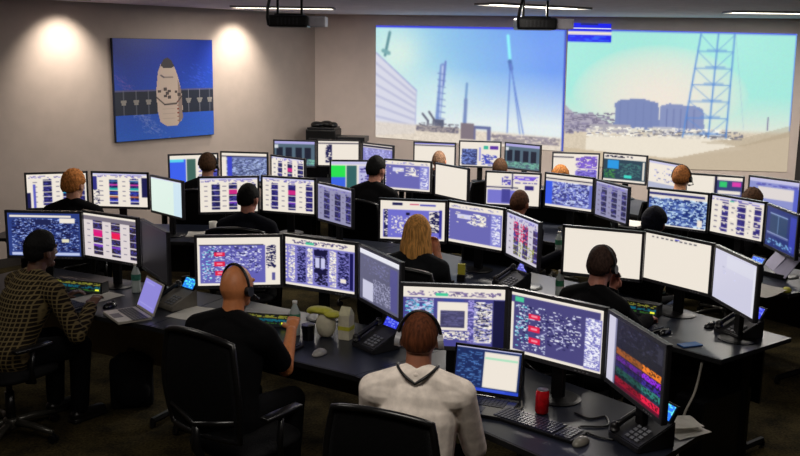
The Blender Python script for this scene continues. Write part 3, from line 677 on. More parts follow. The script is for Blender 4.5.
# ------------------------------------------------------------------ desks
ST = {'Z': (-2.072, 6.589, -.5), 'A': (-.51, 5.838, -.5), 'B': (.771, 4.475, -.76), 'P': (-2.652, 8.814, -.06), 'Q': (-1.043, 8.646, -.33), 'R': (.586, 7.255, -.69), 'S': (1.825, 6.077, -.92),
      'I': (-1.785, 10.67, -.1), 'J': (.071, 10.124, -.38), 'K': (1.6, 9.0, -.74), 'L': (2.824, 7.808, -.98), 'H': (-.817, 12.22, -.1), 'G': (1.036, 12.364, -.25), 'F': (2.6, 11.0, -.68), 'E': (3.55, 9.1, -.95)}
ROWS = ['ZAB', 'PQRS', 'IJKL', 'HGFE']
OWN = {'Z': 'the plaid-shirted man', 'A': 'the bald headset man', 'B': 'the white-shirted man', 'P': 'the ginger-haired person', 'Q': 'the second row dark-haired man', 'R': 'the blonde woman', 'S': 'the man before the blank cream monitors',
       'I': 'the brown-haired head by the left wall', 'J': 'the third row man in a black shirt', 'K': 'the brown-haired man resting his arm', 'L': 'the person in dark blue', 'H': 'the printer cabinet', 'G': 'the bald man of the back row', 'F': 'the orange-haired person at the back', 'E': 'the far right dark-haired person'}
def dirs(k):
    x, y, a = ST[k]; return V((x, y)), V((cos(a), sin(a))), V((sin(a), -cos(a)))   # centre, along, towards sitter
FRONT, REAR = .60, -.2
def joint(k1, k2, off):
    c1, u1, n1 = dirs(k1); c2, u2, n2 = dirs(k2); mid = (c1 + c2) / 2; ch = (c2 - c1).normalized(); pn = V((ch.y, -ch.x))
    out = V((0, 0))
    for c_, u, n in ((c1, u1, n1), (c2, u2, n2)):
        p = c_ + n * off; k = (mid - p).dot(ch) / u.dot(ch); out += p + u * k
    return out / 2
for row in ROWS:
    for i, k in enumerate(row):
        c_, u, n = dirs(k)
        fl = joint(row[i - 1], k, FRONT) if i else c_ + n * FRONT - u * 1.0; rl = joint(row[i - 1], k, REAR) if i else c_ + n * REAR - u * 1.0
        e = {'S': .74, 'B': .72}.get(k, .95)
        fr = joint(k, row[i + 1], FRONT) if i < len(row) - 1 else c_ + n * (.52 if k == 'S' else FRONT) + u * e; rr = joint(k, row[i + 1], REAR) if i < len(row) - 1 else c_ + n * REAR + u * e
        if i: g = (fr - fl).normalized() * .002; fl, rl = fl + g, rl + g
        if i < len(row) - 1: g = (fl - fr).normalized() * .002; fr, rr = fr + g, rr + g
        t = thing('office_desk', 'dark laminate desk of ' + OWN[k] if k != 'H' else 'dark laminate desk in front of the printer cabinet', 'desk', (c_.x, c_.y, 0), 0, 'dark console desks in rows')
        pts = [p - c_ for p in (fl, fr, rr, rl)]
        bm = bmesh.new(); prism(bm, pts, DT - .028, DT); obj('worktop', bm, DESKM, t)
        d = (pts[1] - pts[0]).normalized(); nn = V((d.y, -d.x))
        bm = bmesh.new(); prism(bm, [pts[0], pts[0] + nn * .012, pts[1] + nn * .012, pts[1]], DT - .03, DT - .001); obj('edge_band', bm, EDGE, t)
        cen = sum(pts, V((0, 0))) / 4
        for s, (a, b) in enumerate(((pts[0], pts[3]), (pts[1], pts[2]))):
            dd = (pts[1] - pts[0]).normalized() * (.1 if s == 0 else -.1); a = a + dd; b = b + dd; md = (a + b) / 2; wv = (b - a).normalized()
            bm = bmesh.new()
            def P3(p, z): return (p.x, p.y, z)
            tube(bm, [P3(a + wv * .1, .012), P3(a + wv * .1, .05), P3(b - wv * .05, .05), P3(b - wv * .05, .012)], .022, 6)
            tube(bm, [P3(md + wv * .05, .05), P3(md + wv * .05, DT - .05)], .034, 8); tube(bm, [P3(a + wv * .12, DT - .05), P3(b - wv * .08, DT - .05)], .02, 6)
            obj('leg', bm, STEEL, t)
        pr = (pts[3] + (pts[0] - pts[3]).normalized() * .06); pq = (pts[2] + (pts[1] - pts[2]).normalized() * .06)
        du = (pq - pr).normalized(); pr += du * .14; pq -= du * .14; nn = V((-du.y, du.x)) * .016
        if k == 'Z': sh_ = V((du.y, -du.x)) * .3; pr += sh_; pq += sh_
        bm = bmesh.new(); prism(bm, [pr, pq, pq + nn, pr + nn], .28, DT - .03); obj('modesty_panel', bm, PANEL if k in 'Z' else BLACK, t)

# ------------------------------------------------------------------ office chair
def make_chair():
    r = {}
    bm = bmesh.new(); ell(bm, (0, .02, .445), (.25, .25, .045), fn=lambda u, p: V((math.copysign(abs(u.x) ** .6, u.x) * .25, math.copysign(abs(u.y) ** .6, u.y) * .25, p.z)))
    seat = (bm, CHAIRF, True)
    bm = bmesh.new(); n, m = 12, 10; g = []
    for i in range(m + 1):
        z = .56 + .47 * i / m; row = []
        for j in range(n + 1):
            s = j / n * 2 - 1; wd = .262 - .045 * abs(i / m - .45) ** 1.5 * 2; y = -.25 - .04 * (1 - s * s) - .05 * sin(i / m * PI) * .3 - .03 * i / m
            row.append(bm.verts.new((s * wd, y, z + .035 * (1 - s * s) * (i / m))))
        g.append(row)
    for i in range(m):
        for j in range(n): bm.faces.new((g[i][j], g[i][j + 1], g[i + 1][j + 1], g[i + 1][j]))
    bmesh.ops.solidify(bm, geom=bm.faces, thickness=.012)
    back = (bm, CHAIRF, True)
    bd = [v for v in ([g[i][0].co.copy() for i in range(m + 1)] + [g[m][j].co.copy() for j in range(1, n + 1)] + [g[i][n].co.copy() for i in range(m - 1, -1, -1)] + [g[0][j].co.copy() for j in range(n - 1, 0, -1)])]
    bm = bmesh.new(); tube(bm, bd, .016, 8, closed=True)
    tube(bm, [(0, -.31, .62), (0, -.32, .5), (0, -.26, .4), (0, -.1, .385)], .024, 8); tube(bm, [(-.22, -.27, .66), (0, -.325, .62), (.22, -.27, .66)], .014, 6)
    frm = (bm, CHAIRP, True)
    bm = bmesh.new(); lathe(bm, [(0, .1), (.03, .1), (.03, .3), (.02, .3), (.02, .38), (.09, .385), (.09, .4), (0, .4)], 16); colm = (bm, CHAIRP, True)
    bm = bmesh.new(); lathe(bm, [(0, .06), (.05, .06), (.05, .12), (.035, .13), (0, .13)], 16)
    for k in range(5):
        a = 2 * PI * k / 5 + .3; tube(bm, [(0, 0, .1), (.16 * cos(a), .16 * sin(a), .095), (.31 * cos(a), .31 * sin(a), .07)], [.026, .022, .016], 8)
    base = (bm, mat('chair_base_grey', (70, 68, 62), rough=.3, metal=.4, noise=.05), True)
    t = bpy.data.objects.new('office_chair', None); COL.objects.link(t); t.empty_display_size = .1
    for nm, (b, m_, s) in dict(seat=seat, backrest=back, back_frame=frm, gas_column=colm).items(): obj(nm, b, m_, t, s)
    bo = obj('star_base', base[0], base[1], t, True)
    for s in (-1, 1):
        bm = bmesh.new(); tube(bm, [(s * .2, .0, .41), (s * .27, .0, .42), (s * .28, -.02, .5), (s * .275, .0, .63)], .016, 8); box(bm, s * .275 - .03, s * .275 + .03, -.13, .13, .63, .655, .01); obj('armrest', bm, CHAIRP, t, True)
    for k in range(5):
        a = 2 * PI * k / 5 + .3; bm = bmesh.new(); x, y = .31 * cos(a), .31 * sin(a)
        for q in (-.012, .012):
            d = V((-sin(a), cos(a), 0)) * q; tube(bm, [V((x, y, .027)) + d * .4, V((x, y, .027)) + d * 1.6], .027, 12)
        tube(bm, [(x, y, .03), (x, y, .07)], .008, 6); obj('caster', bm, BLACK, bo)
    return t
CH0 = make_chair(); used_chair = False
def chair(x, y, yaw, label):
    global used_chair
    c_ = CH0 if not used_chair else copy_tree(CH0); used_chair = True
    c_.location = (x, y, 0); c_.rotation_euler = (0, 0, yaw); tag(c_, label, 'chair', 'black office chairs'); return c_

# ------------------------------------------------------------------ people
SK = {}
def skin(tone):
    k = 'skin_%d_%d_%d' % tone
    return mat(k, tone, rough=.5, noise=.06, scale=40)
def cloth(name, rgb, **k): return mat('cloth_' + name, rgb, rough=.9, noise=.15, scale=20, bump=.2, spec=.12, **k)
def hairm(name, rgb):
    new = 'hair_' + name not in MATS
    m = mat('hair_' + name, rgb, rough=.75, noise=.4, scale=1, bump=.5, spec=.15)
    if new:
        nt = m.node_tree; n = [x for x in nt.nodes if x.type == 'TEX_NOISE'][0]; tc = [x for x in nt.nodes if x.type == 'TEX_COORD'][0]
        mp = nt.nodes.new('ShaderNodeMapping'); mp.inputs['Scale'].default_value = (95, 95, 9) if name in ('blonde', 'auburn') else (70, 70, 50)
        nt.links.new(tc.outputs['Object'], mp.inputs['Vector']); nt.links.new(mp.outputs['Vector'], n.inputs['Vector'])
    return m
def ik(a, b, l1, l2, pole):
    a, b = V(a), V(b); d = b - a; L = min(d.length, l1 + l2 - .005); d.normalize(); b = a + d * L
    x = (l1 * l1 - l2 * l2 + L * L) / (2 * L); h = math.sqrt(max(0, l1 * l1 - x * x)); p = V(pole) - d * V(pole).dot(d); p.normalize()
    return a + d * x + p * h, b
def smooth01(x): x = max(0, min(1, x)); return x * x * (3 - 2 * x)

def person(key, label, hp, z, yaw, tone=(196, 140, 108), shirt=None, sleeve='long', hair='short', hairmat=None, lw=None, rw=None, headyaw=0, headpitch=0, headset=None, vox=.007, pants=None, chairlabel=None, heavy=1., chairoff=(0, 0, 0, 1)):
    """hp: head centre on the ground plane; z: height of the crown"""
    s = max(1, z / 1.33); cl = max(.72, min(1, (z / s - .56 - .275) / .5)); ln = math.acos(cl)
    ln = max(ln, .08)
    spine = V((0, sin(ln), cos(ln)))
    pel = V((0, 0, .57)); nb_ = pel + spine * .485; chest = pel + spine * .30
    top = z / s; hc = V((0, nb_.y + .055, top - .118))
    root = V((hp[0], hp[1], 0)) - Matrix.Rotation(yaw, 3, 'Z') @ V((0, hc.y * s, 0))
    t = thing('person', label, 'person', root, yaw); t.scale = (s, s, s)
    W = .185 * heavy
    sh = {q: nb_ + V((q * W, -.005, -.07)) for q in (-1, 1)}
    Ws = {-1: V(lw) if lw else V((-.13, nb_.y + .42, .80)), 1: V(rw) if rw else V((.14, nb_.y + .42, .80))}
    el = {}
    for q in (-1, 1):
        el[q], Ws[q] = ik(sh[q], Ws[q], .295, .265, (q * (.28 if key in 'ABSR' else .55), -.2, -1))
    hip = {q: V((q * .095, .02, .55)) for q in (-1, 1)}; kn = {q: V((q * .14, .44, .52)) for q in (-1, 1)}; an = {q: V((q * .13, .42, .10)) for q in (-1, 1)}
    HM = Matrix.Rotation(headyaw, 3, 'Z') @ Matrix.Rotation(-headpitch, 3, 'X')
    def headfn(u, p):
        x, y, zz = p
        if u.z < 0: k = 1 - .32 * (-u.z) ** 1.3; x *= k; y = y * (1 - .12 * -u.z) + .012 * -u.z
        if u.y > .5 and u.z > -.2: y -= .006 * (u.y - .5)
        return V((x, y, zz))
    def torso(bm, g=0.):
        capsule(bm, pel + V((0, 0, -.01)), pel + spine * .12, .165 * heavy + g, .15 * heavy + g, .70, (1, 0, 0), 22)
        capsule(bm, pel + spine * .10, chest, .15 * heavy + g, .165 * heavy + g, .68, (1, 0, 0), 22)
        capsule(bm, chest, nb_ - spine * .11, .165 * heavy + g, .15 * heavy + g, .64, (1, 0, 0), 22)
        capsule(bm, sh[-1] + V((.03, 0, .0)), sh[1] + V((-.03, 0, .0)), .066 + g, .066 + g, 1, None, 14)
        for q in (-1, 1): capsule(bm, nb_ + V((q * .03, -.01, .01)), sh[q] + V((0, 0, .012)), .052 + g * .7, .055 + g, 1, None, 12)
    def arm(bm, q, g=0., part='all', end=1.):
        if part in ('all', 'upper'): capsule(bm, sh[q], el[q], .055 + g, .043 + g, 1, None, 14)
        if part == 'short':
            capsule(bm, sh[q], sh[q].lerp(el[q], .72), .056 + g, .05 + g, 1, None, 14)
        if part in ('all', 'fore'): capsule(bm, el[q], el[q].lerp(Ws[q], end), .042 + g, .029 + g * 1.2, 1, None, 14)
    bm = bmesh.new()
    torso(bm)
    for q in (-1, 1):
        arm(bm, q)
        capsule(bm, hip[q], kn[q], .088, .06); capsule(bm, kn[q], an[q], .056, .036); capsule(bm, an[q] + V((0, -.02, -.04)), an[q] + V((0, .15, -.06)), .035, .03, .8)
        f = (Ws[q] - el[q]).normalized(); dn = V((0, 0, -1)) if abs(f.z) < .8 else V((0, -1, 0)); sd = f.cross(dn).normalized(); dn = sd.cross(f).normalized()
        if dn.z > 0 and abs(f.z) < .8: dn = -dn
        pm = Ws[q] + f * .045 + dn * .005
        capsule(bm, Ws[q] + f * .01, pm + f * .025, .03, .036, .45, sd, 14)
        inn = sd * (1 if (sd.x * q) < 0 else -1)
        for j, (o_, L) in enumerate(((.029, .072), (.0105, .08), (-.0085, .074), (-.0265, .058))):
            b0 = pm + f * .036 + inn * o_; d1 = (f * .93 + dn * .36).normalized(); d2 = (f * .55 + dn * .83).normalized()
            b1 = b0 + d1 * L * .5; b2 = b1 + d2 * L * .32; b3 = b2 + (f * .2 + dn * .98).normalized() * L * .22
            capsule(bm, b0 - f * .02, b1, .0098, .009, 1, None, 8); capsule(bm, b1, b2, .009, .0082, 1, None, 8); capsule(bm, b2, b3, .0082, .0072, 1, None, 8)
        t0 = Ws[q] + f * .03 + inn * .026; t1 = t0 + (f * .6 + inn * .7 + dn * .4).normalized() * .04; t2 = t1 + (f * .95 + dn * .4).normalized() * .03
        capsule(bm, t0, t1, .0125, .0105, 1, None, 8); capsule(bm, t1, t2, .0105, .0085, 1, None, 8)
    capsule(bm, nb_ - spine * .05, hc + V((0, -.02, -.05)), .06, .056)
    ell(bm, hc, (.077, .095, .118), HM, headfn, 28, 20)
    for c0, c1, r0, r1 in (((0, .088, .012), (0, .108, -.022), .008, .0135), ((-.014, .095, -.024), (.014, .095, -.024), .009, .009), ((-.04, .083, .03), (.04, .083, .03), .012, .012), ((-.018, .088, -.052), (.018, .088, -.052), .009, .009), ((0, .07, -.095), (0, .078, -.09), .02, .018)):
        capsule(bm, hc + HM @ V(c0), hc + HM @ V(c1), r0, r1, 1, None, 10)
    for q in (-1, 1):
        ell(bm, hc + HM @ V((q * .08, -.005, -.008)), (.009, .02, .032), HM @ Matrix.Rotation(q * .3, 3, 'Z'), None, 12, 8)
    obj_body = remeshed('body', bm, vox, skin(tone), 3, t)
    # ears, eyes
    for q in (-1, 1):
        bm = bmesh.new(); ell(bm, hc + HM @ V((q * .031, .082, .008)), (.012, .011, .009), HM, None, 12, 8); obj('eye', bm, mat('eye_white', (220, 216, 210), rough=.2, noise=.02), t, True)
    # clothing
    bm = bmesh.new(); g = .013; torso(bm, g)
    for q in (-1, 1):
        if sleeve == 'long': arm(bm, q, g, 'all', .93)
        else: arm(bm, q, g, 'short')
    capsule(bm, nb_ - spine * .06, nb_ + V((0, .008, .008)), .072, .066, .95)
    so = remeshed('shirt', bm, vox, shirt or cloth('black', (14, 14, 17)), 12, t)
    if key in ('B', 'S', 'Z', 'A'):
        bm = bmesh.new(); lp = [nb_ + V((.066 * cos(a), .012 + .064 * sin(a), .022 + .012 * cos(a * 2) - .02 * sin(a))) for a in [2 * PI * i / 20 for i in range(20)]]
        tube(bm, lp, .011, 8, closed=True); obj('collar', bm, shirt or cloth('black', (14, 14, 17)), t, True)
        if key == 'B':
            bm = bmesh.new(); tube(bm, [nb_ + V((.088 * cos(a), .004 + .094 * sin(a), .004 + .055 * abs(cos(a)) - .05 * max(0, sin(a)))) for a in [2 * PI * i / 24 for i in range(24)]], .007, 6, closed=True); obj('lanyard', bm, BLACK, t, True)
    bm = bmesh.new(); capsule(bm, V((-.06, 0, .56)), V((.06, 0, .56)), .125, .125, .9, None, 14)
    for q in (-1, 1): capsule(bm, hip[q], kn[q], .101, .074); capsule(bm, kn[q], an[q] + V((0, 0, .0)), .072, .058)
    remeshed('trousers', bm, .012, pants or cloth('trousers', (8, 8, 10)), 2, t)
    for q in (-1, 1):
        bm = bmesh.new(); capsule(bm, an[q] + V((0, -.03, -.05)), an[q] + V((0, .16, -.06)), .044, .04, .85, (1, 0, 0)); box(bm, an[q].x - .045, an[q].x + .045, an[q].y - .075, an[q].y + .2, 0, .02, .008)
        remeshed('shoe', bm, .009, mat('shoe_black', (18, 16, 15), rough=.35, noise=.1), 1, t)
    # hair
    if hair != 'none':
        hm = hairmat or hairm('dark', (26, 20, 18)); rnd = random.Random(key)
        ph = [rnd.uniform(0, 6) for _ in range(6)]
        th = dict(short=.013, crop=.007, full=.02, long=.022, curly=.024)[hair]
        bm = bmesh.new()
        def hf(u, p):
            p = headfn(u, p); front = smooth01((u.y - .35) / .3); low = -.45 if hair != 'long' else -.9
            side = smooth01((abs(u.x) - .6) / .3) * (1 if u.y > -.35 else .3)
            lim = low + front * (1.05 if True else 0) + side * (.45 if hair != 'long' else .1)
            k = smooth01((u.z - lim) / .14)
            n_ = .5 + .5 * sin(u.x * 13 + ph[0]) * sin(u.y * 11 + ph[1]) * sin(u.z * 12 + ph[2]); n2 = .5 + .5 * sin(u.x * 27 + ph[3]) * sin(u.y * 25 + ph[4]) * sin(u.z * 24 + ph[5])
            h = (th * (1 + (.5 if hair == 'curly' else .15) * (n_ - .5) + (.5 if hair == 'curly' else .12) * (n2 - .5))) * k - .012 * (1 - k)
            if u.z > .3 and hair in ('full',): h += .006
            return p * (1 + h / max(.05, p.length))
        ell(bm, hc, (.077, .095, .118), HM, hf, 44, 30)
        if hair == 'long':
            for j in range(11):
                a = PI * 1.5 + (j - 5) * .27; x, y = .082 * cos(a), .096 * sin(a)
                p0 = hc + HM @ V((x * .85, y * .85 + .005, .05)); p1 = hc + HM @ V((x * 1.08, y * 1.06, -.09)); p2 = hc + V((x * (1.25), y * 1.0 - .01, -.20 - .02 * rnd.random()))
                capsule(bm, p0, p1, .026, .031, 1, None, 10); capsule(bm, p1, p2, .031, .02, 1, None, 10)
            remeshed('hair', bm, .006, hm, 2, t)
        else: obj('hair', bm, hm, t, True)
    if headset:
        hs = obj('headset', band_mesh(hc, HM, .094, .126), BLACK, t, True)
        for q in (-1, 1):
            if headset == 'mono' and q < 0: continue
            bm = bmesh.new(); r = .033 if headset == 'big' else .027
            tube(bm, [hc + HM @ V((q * .08, -.008, -.008)), hc + HM @ V((q * .104, -.005, -.005))], r, 18); obj('ear_cup', bm, mat('headset_grey', (150, 150, 155), rough=.3, noise=.05) if headset == 'big' else BLACK, hs)
        if headset != 'big':
            bm = bmesh.new(); tube(bm, [hc + HM @ V((.1, .0, -.01)), hc + HM @ V((.098, .06, -.06)), hc + HM @ V((.05, .11, -.075))], .004, 6); capsule(bm, hc + HM @ V((.05, .11, -.075)), hc + HM @ V((.035, .113, -.076)), .008, .008); obj('microphone', bm, BLACK, hs, True)
    if chairlabel:
        dx, dy, da, sz = chairoff
        if chairoff[2] is not None and key in 'AB' and chairoff != (0, 0, 0, 1): c_ = chair(dx, dy, da, chairlabel)
        else: c_ = chair(root.x + dx, root.y + dy, yaw + da, chairlabel)
        c_.scale = (1, 1, sz)
    return t, root
def band_mesh(hc, HM, rx, rz):
    bm = bmesh.new(); tube(bm, [hc + HM @ V((rx * cos(a), -.008, rz * sin(a))) for a in [PI * i / 16 for i in range(17)]], .0075, 8); return bm

BLKS = cloth('black', (7, 7, 9)); NVY = cloth('navy', (12, 13, 22))
person('Z', 'man in a dark plaid flannel shirt with dark hair, seated at the left desk', (-2.29, 5.88), 1.275, -.6, (90, 60, 44), plaid_mat(), 'long', 'full', hairm('black', (10, 9, 9)), rw=(.22, .48, .79), lw=(-.1, .5, .79), heavy=1.14, vox=.006, chairlabel='black office chair with a pale star base under the plaid-shirted man')
person('A', 'bald man in a black polo shirt and black headset, holding one hand up', (-.85, 4.78), 1.345, -.42, (196, 122, 74), BLKS, 'short', 'none', rw=(.12, .47, .90), headset='mono', headyaw=-.15, vox=.006, heavy=1.12, chairlabel='black mesh office chair with a curved top rail behind the bald man', chairoff=(-.80, 4.60, -.62, 1.05))
person('B', 'man in a white shirt with short reddish hair and over-ear headphones', (.095, 3.98), 1.335, -.15, (150, 96, 72), cloth('white', (240, 228, 216)), 'long', 'crop', hairm('auburn', (84, 44, 24)), rw=(.2, .40, .8), lw=(-.14, .42, .8), headset='big', vox=.005, heavy=1.04, chairlabel='black mesh office chair behind the white-shirted man', chairoff=(.05, 3.93, -.42, .95))
person('P', 'person with curly ginger hair and a dark top, at the far left desk', (-2.83, 8.08), 1.38, .05, (200, 140, 110), BLKS, 'long', 'curly', hairm('ginger', (190, 120, 62)), headyaw=-.4, chairlabel='black office chair under the ginger-haired person')
person('Q', 'dark-haired man in a navy top between the two column monitors of the second row', (-1.25, 7.65), 1.35, -.1, (170, 110, 90), NVY, 'long', 'short', hairm('black', (10, 9, 9)), headyaw=-.3, chairlabel='black office chair under the second row dark-haired man')
person('R', 'woman with long straight blonde hair and a dark top', (.12, 6.42), 1.32, -.3, (214, 150, 120), cloth('charcoal', (26, 27, 30)), 'short', 'long', hairm('blonde', (208, 150, 82)), rw=(.10, .36, 1.02), vox=.006, chairlabel='black office chair under the blonde woman')
person('S', 'man with dark hair, blue-edged headset and a dark shirt, chin on his hand', (1.225, 5.56), 1.31, -.85, (176, 116, 98), BLKS, 'long', 'short', hairm('brown', (52, 36, 30)), lw=(.0, .33, 1.02), rw=(.06, .64, .79), headset='mono', headyaw=.1, vox=.006, chairlabel='black office chair under the man before the blank cream monitors')
person('I', 'brown-haired head of a person at the desk by the left wall, third row', (-1.98, 9.62), 1.375, 0, (150, 100, 80), BLKS, 'long', 'short', hairm('darkbrown', (66, 44, 28)), vox=.01, headset='mono', chairlabel='black office chair of the third row by the left wall')
person('J', 'dark-haired man in a black shirt turned towards the violet page monitor', (-.24, 9.1), 1.43, -.45, (176, 120, 100), BLKS, 'long', 'short', hairm('black', (10, 9, 9)), headyaw=-.2, vox=.009, chairlabel='black office chair under the third row man in a black shirt')
person('K', 'man with cropped brown hair in a dark jacket resting his right arm', (1.03, 8.05), 1.275, -.5, (170, 104, 74), NVY, 'long', 'crop', hairm('cropbrown', (78, 50, 34)), rw=(.42, .22, .78), vox=.009, chairlabel='black office chair under the brown-haired man resting his arm')
person('L', 'person with dark blue-black hair in front of the light blue text monitor', (1.945, 7.1), 1.29, -.6, (120, 80, 64), NVY, 'long', 'full', hairm('blueblack', (14, 16, 30)), vox=.01, chairlabel='black office chair under the person in dark blue')
person('G', 'bald pink-headed man at the back row, left of the dark photo monitor', (.445, 11.0), 1.285, -.1, (214, 140, 108), BLKS, 'long', 'crop', hairm('sandgrey', (130, 100, 80)), vox=.012, chairlabel='black office chair under the bald man of the back row')
person('g', 'dark-haired head in front of the dark photo monitor of the back row', (1.13, 10.7), 1.24, -.2, (140, 90, 70), BLKS, 'long', 'short', hairm('darkbrown', (66, 44, 28)), vox=.012, chairlabel='black office chair under the dark-haired back row person')
person('F', 'orange-haired head low in front of the purple page monitor', (1.72, 10.1), 1.235, -.4, (190, 130, 90), BLKS, 'long', 'curly', hairm('orange', (150, 96, 48)), vox=.012, chairlabel='black office chair under the orange-haired person')
person('f', 'head with golden brown hair and headset before the half white monitor', (2.76, 9.2), 1.37, -.6, (200, 140, 100), cloth('greygreen', (90, 92, 80)), 'long', 'short', hairm('golden', (140, 88, 46)), vox=.012, headset='mono', chairlabel='black office chair under the golden-haired person')
person('E', 'dark brown haired head before the far right pale picture monitor', (3.32, 8.8), 1.205, -.8, (150, 100, 80), BLKS, 'long', 'curly', hairm('darkbrown', (66, 44, 28)), vox=.012, chairlabel='black office chair under the far right dark-haired person')

# ------------------------------------------------------------------ desk items
def cyl(r0, r1, h, n=20):
    bm = bmesh.new(); lathe(bm, [(0, 0), (r0, 0), (r1, h), (0, h)], n); return bm
def phone(x, y, yaw, label, col=(40, 80, 255), body=HOUS):
    t = thing('desk_phone', label, 'phone', (x, y, DT), yaw, 'desk phones')
    bm = bmesh.new(); vs = [(-.11, -.1, 0), (.11, -.1, 0), (.11, .1, 0), (-.11, .1, 0), (-.11, -.1, .03), (.11, -.1, .03), (.11, .1, .12), (-.11, .1, .12)]
    v = [bm.verts.new(p) for p in vs]
    for f in ((3, 2, 1, 0), (4, 5, 6, 7), (0, 1, 5, 4), (1, 2, 6, 5), (2, 3, 7, 6), (3, 0, 4, 7)): bm.faces.new([v[i] for i in f])
    bmesh.ops.bevel(bm, geom=list(bm.edges), offset=.005, segments=2, affect='EDGES'); obj('base', bm, body, t)
    a = math.atan2(.09, .2); M = Matrix.Translation((0, -.1, .031)) @ Matrix.Rotation(a, 4, 'X')
    bm = bmesh.new()
    for i in range(4):
        for j in range(3): box(bm, -.01 + j * .032, .012 + j * .032, .02 + i * .024, .036 + i * .024, 0, .005, M=M)
    obj('keypad', bm, mat('key_grey', (110, 112, 118), noise=.05), t)
    M2 = Matrix.Translation((.025, .07, .1)) @ Matrix.Rotation(math.radians(58), 4, 'X')
    s = obj('display_hood', B(-.075, .075, 0, .1, -.014, 0, .004, M=M2), BLACK, t)
    cv = Cv(16, 10, col, 4); cv.speck(0, 0, 1, 1, .25, [min(255, q * 1.6 + 30) for q in col], 3)
    q = [M2 @ V(p) for p in ((-.06, .09, .002), (.06, .09, .002), (.06, .02, .002), (-.06, .02, .002))]
    obj('display', cv.mesh('display', 0, 0, DISP, quad=q), None, t)
    bm = bmesh.new(); tube(bm, [(-.08, -.09, .055), (-.08, -.05, .075), (-.08, .04, .115), (-.08, .09, .13)], [.02, .014, .014, .02], 10); capsule(bm, V((-.08, -.085, .045)), V((-.08, -.085, .06)), .024, .022); capsule(bm, V((-.08, .08, .115)), V((-.08, .08, .13)), .024, .022)
    obj('handset', bm, BLACK, t, True)
    return t
phone(-1.50, 6.12, -.75, 'desk phone with a bright blue display beside the open silver laptop', (40, 130, 240), mat('phone_silver', (120, 115, 105), noise=.05))
phone(-.13, 5.30, -.9, 'dark desk phone with a blue display left of the white-shirted man', (50, 60, 225))
phone(.83, 6.78, -1.0, 'dark desk phone with a violet display below the red-specked column monitor', (80, 80, 190))
phone(1.10, 4.0, -1.15, 'desk phone with a cyan-blue display at the nearest right desk end', (50, 130, 255))
phone(2.12, 5.66, -1.2, 'desk phone with a blue display at the end of the right desk', (60, 70, 240))
phone(2.66, 7.1, -1.2, 'desk phone with a blue display beside white papers', (50, 90, 240))

def keyboard(x, y, yaw, label, lit=(120, 120, 150)):
    t = thing('keyboard', label, 'keyboard', (x, y, DT), yaw, 'keyboards')
    obj('base', B(-.22, .22, -.075, .075, 0, .016, .004), BLACK, t)
    bm = bmesh.new(); rnd = random.Random(1)
    for i in range(6):
        xx = -.21
        while xx < .2:
            w_ = .016 if not (i == 0 and abs(xx) < .08) else .016; box(bm, xx, xx + w_ - .002, -.065 + i * .022, -.047 + i * .022, .0165, .022); xx += .0195 if xx < .1 or xx > .12 else .03
    obj('keys', bm, mat('keycaps', (46, 48, 68), rough=.35, noise=.2), t)
    return t
def mouse(x, y, yaw, label, m=BLACK):
    t = thing('computer_mouse', label, 'mouse', (x, y, DT), yaw, 'computer mice')
    bm = bmesh.new(); ell(bm, (0, 0, 0), (.032, .058, .034), None, lambda u, p: V((p.x, p.y, max(0, p.z))), 20, 14); bmesh.ops.remove_doubles(bm, verts=bm.verts, dist=1e-5); obj('shell', bm, m, t, True)
    bm = bmesh.new(); tube(bm, [(-.004, .028, .029), (.004, .028, .029)], .009, 12); obj('scroll_wheel', bm, HOUS, t)
    return t
keyboard(.66, 4.16, -.72, 'black keyboard in front of the red can'); keyboard(-.78, 5.32, -.5, 'black keyboard in front of the bald man'); keyboard(1.50, 5.86, -.92, 'black keyboard in front of the man before the blank cream monitors')
keyboard(-2.28, 6.12, -.5, 'black keyboard in front of the plaid-shirted man'); keyboard(.2, 6.98, -.69, 'black keyboard in front of the blonde woman')
mouse(.825, 3.97, -.7, 'glossy grey mouse beside the nearest keyboard', mat('mouse_grey', (120, 118, 108), rough=.2, noise=.1)); mouse(-.45, 5.16, -.6, 'pale grey mouse in front of the yellow cartons', mat('mouse_pale', (150, 148, 145), rough=.3, noise=.05))
mouse(-1.93, 6.08, -.5, 'glossy black mouse left of the open silver laptop', BLK2); mouse(1.665, 5.66, -.9, 'black mouse under the hand of the man before the blank cream monitors', BLK2)
mouse(2.0, 5.82, -.9, 'black mouse lying near the right desk end', BLK2)

def laptop(x, y, yaw, label, kind, m, opn=105, w_=.33, d_=.23):
    t = thing('laptop_computer', label, 'laptop', (x, y, DT), yaw, 'open laptops')
    obj('base', B(-w_ / 2, w_ / 2, -d_, 0, 0, .018, .004), m, t)
    bm = bmesh.new()
    for i in range(5):
        for j in range(14): box(bm, -w_ / 2 + .02 + j * .021, -w_ / 2 + .038 + j * .021, -.13 + i * .021, -.113 + i * .021, .0185, .0205)
    obj('keyboard', bm, BLACK, t)
    obj('touchpad', B(-.05, .05, -.21, -.15, .0182, .0192), HOUS, t)
    M = Matrix.Translation((0, .004, .018)) @ Matrix.Rotation(math.radians(opn - 90), 4, 'X').inverted()
    lid = obj('lid', B(-w_ / 2, w_ / 2, 0, .009, 0, d_ - .005, .003, M=M), m, t)
    q = [M @ V(p) for p in ((-w_ / 2 + .012, -.002, d_ - .018), (w_ / 2 - .012, -.002, d_ - .018), (w_ / 2 - .012, -.002, .018), (-w_ / 2 + .012, -.002, .018))]
    obj('screen', content(kind, 64, 42, 5).mesh('screen', 0, 0, DISP, quad=q), None, lid)
    return t
laptop(-1.66, 5.92, -.95, 'open silver laptop with a lavender screen on the left desk', 'lap_lav', mat('laptop_silver', (176, 170, 158), rough=.4, noise=.05), 112, .3, .22)
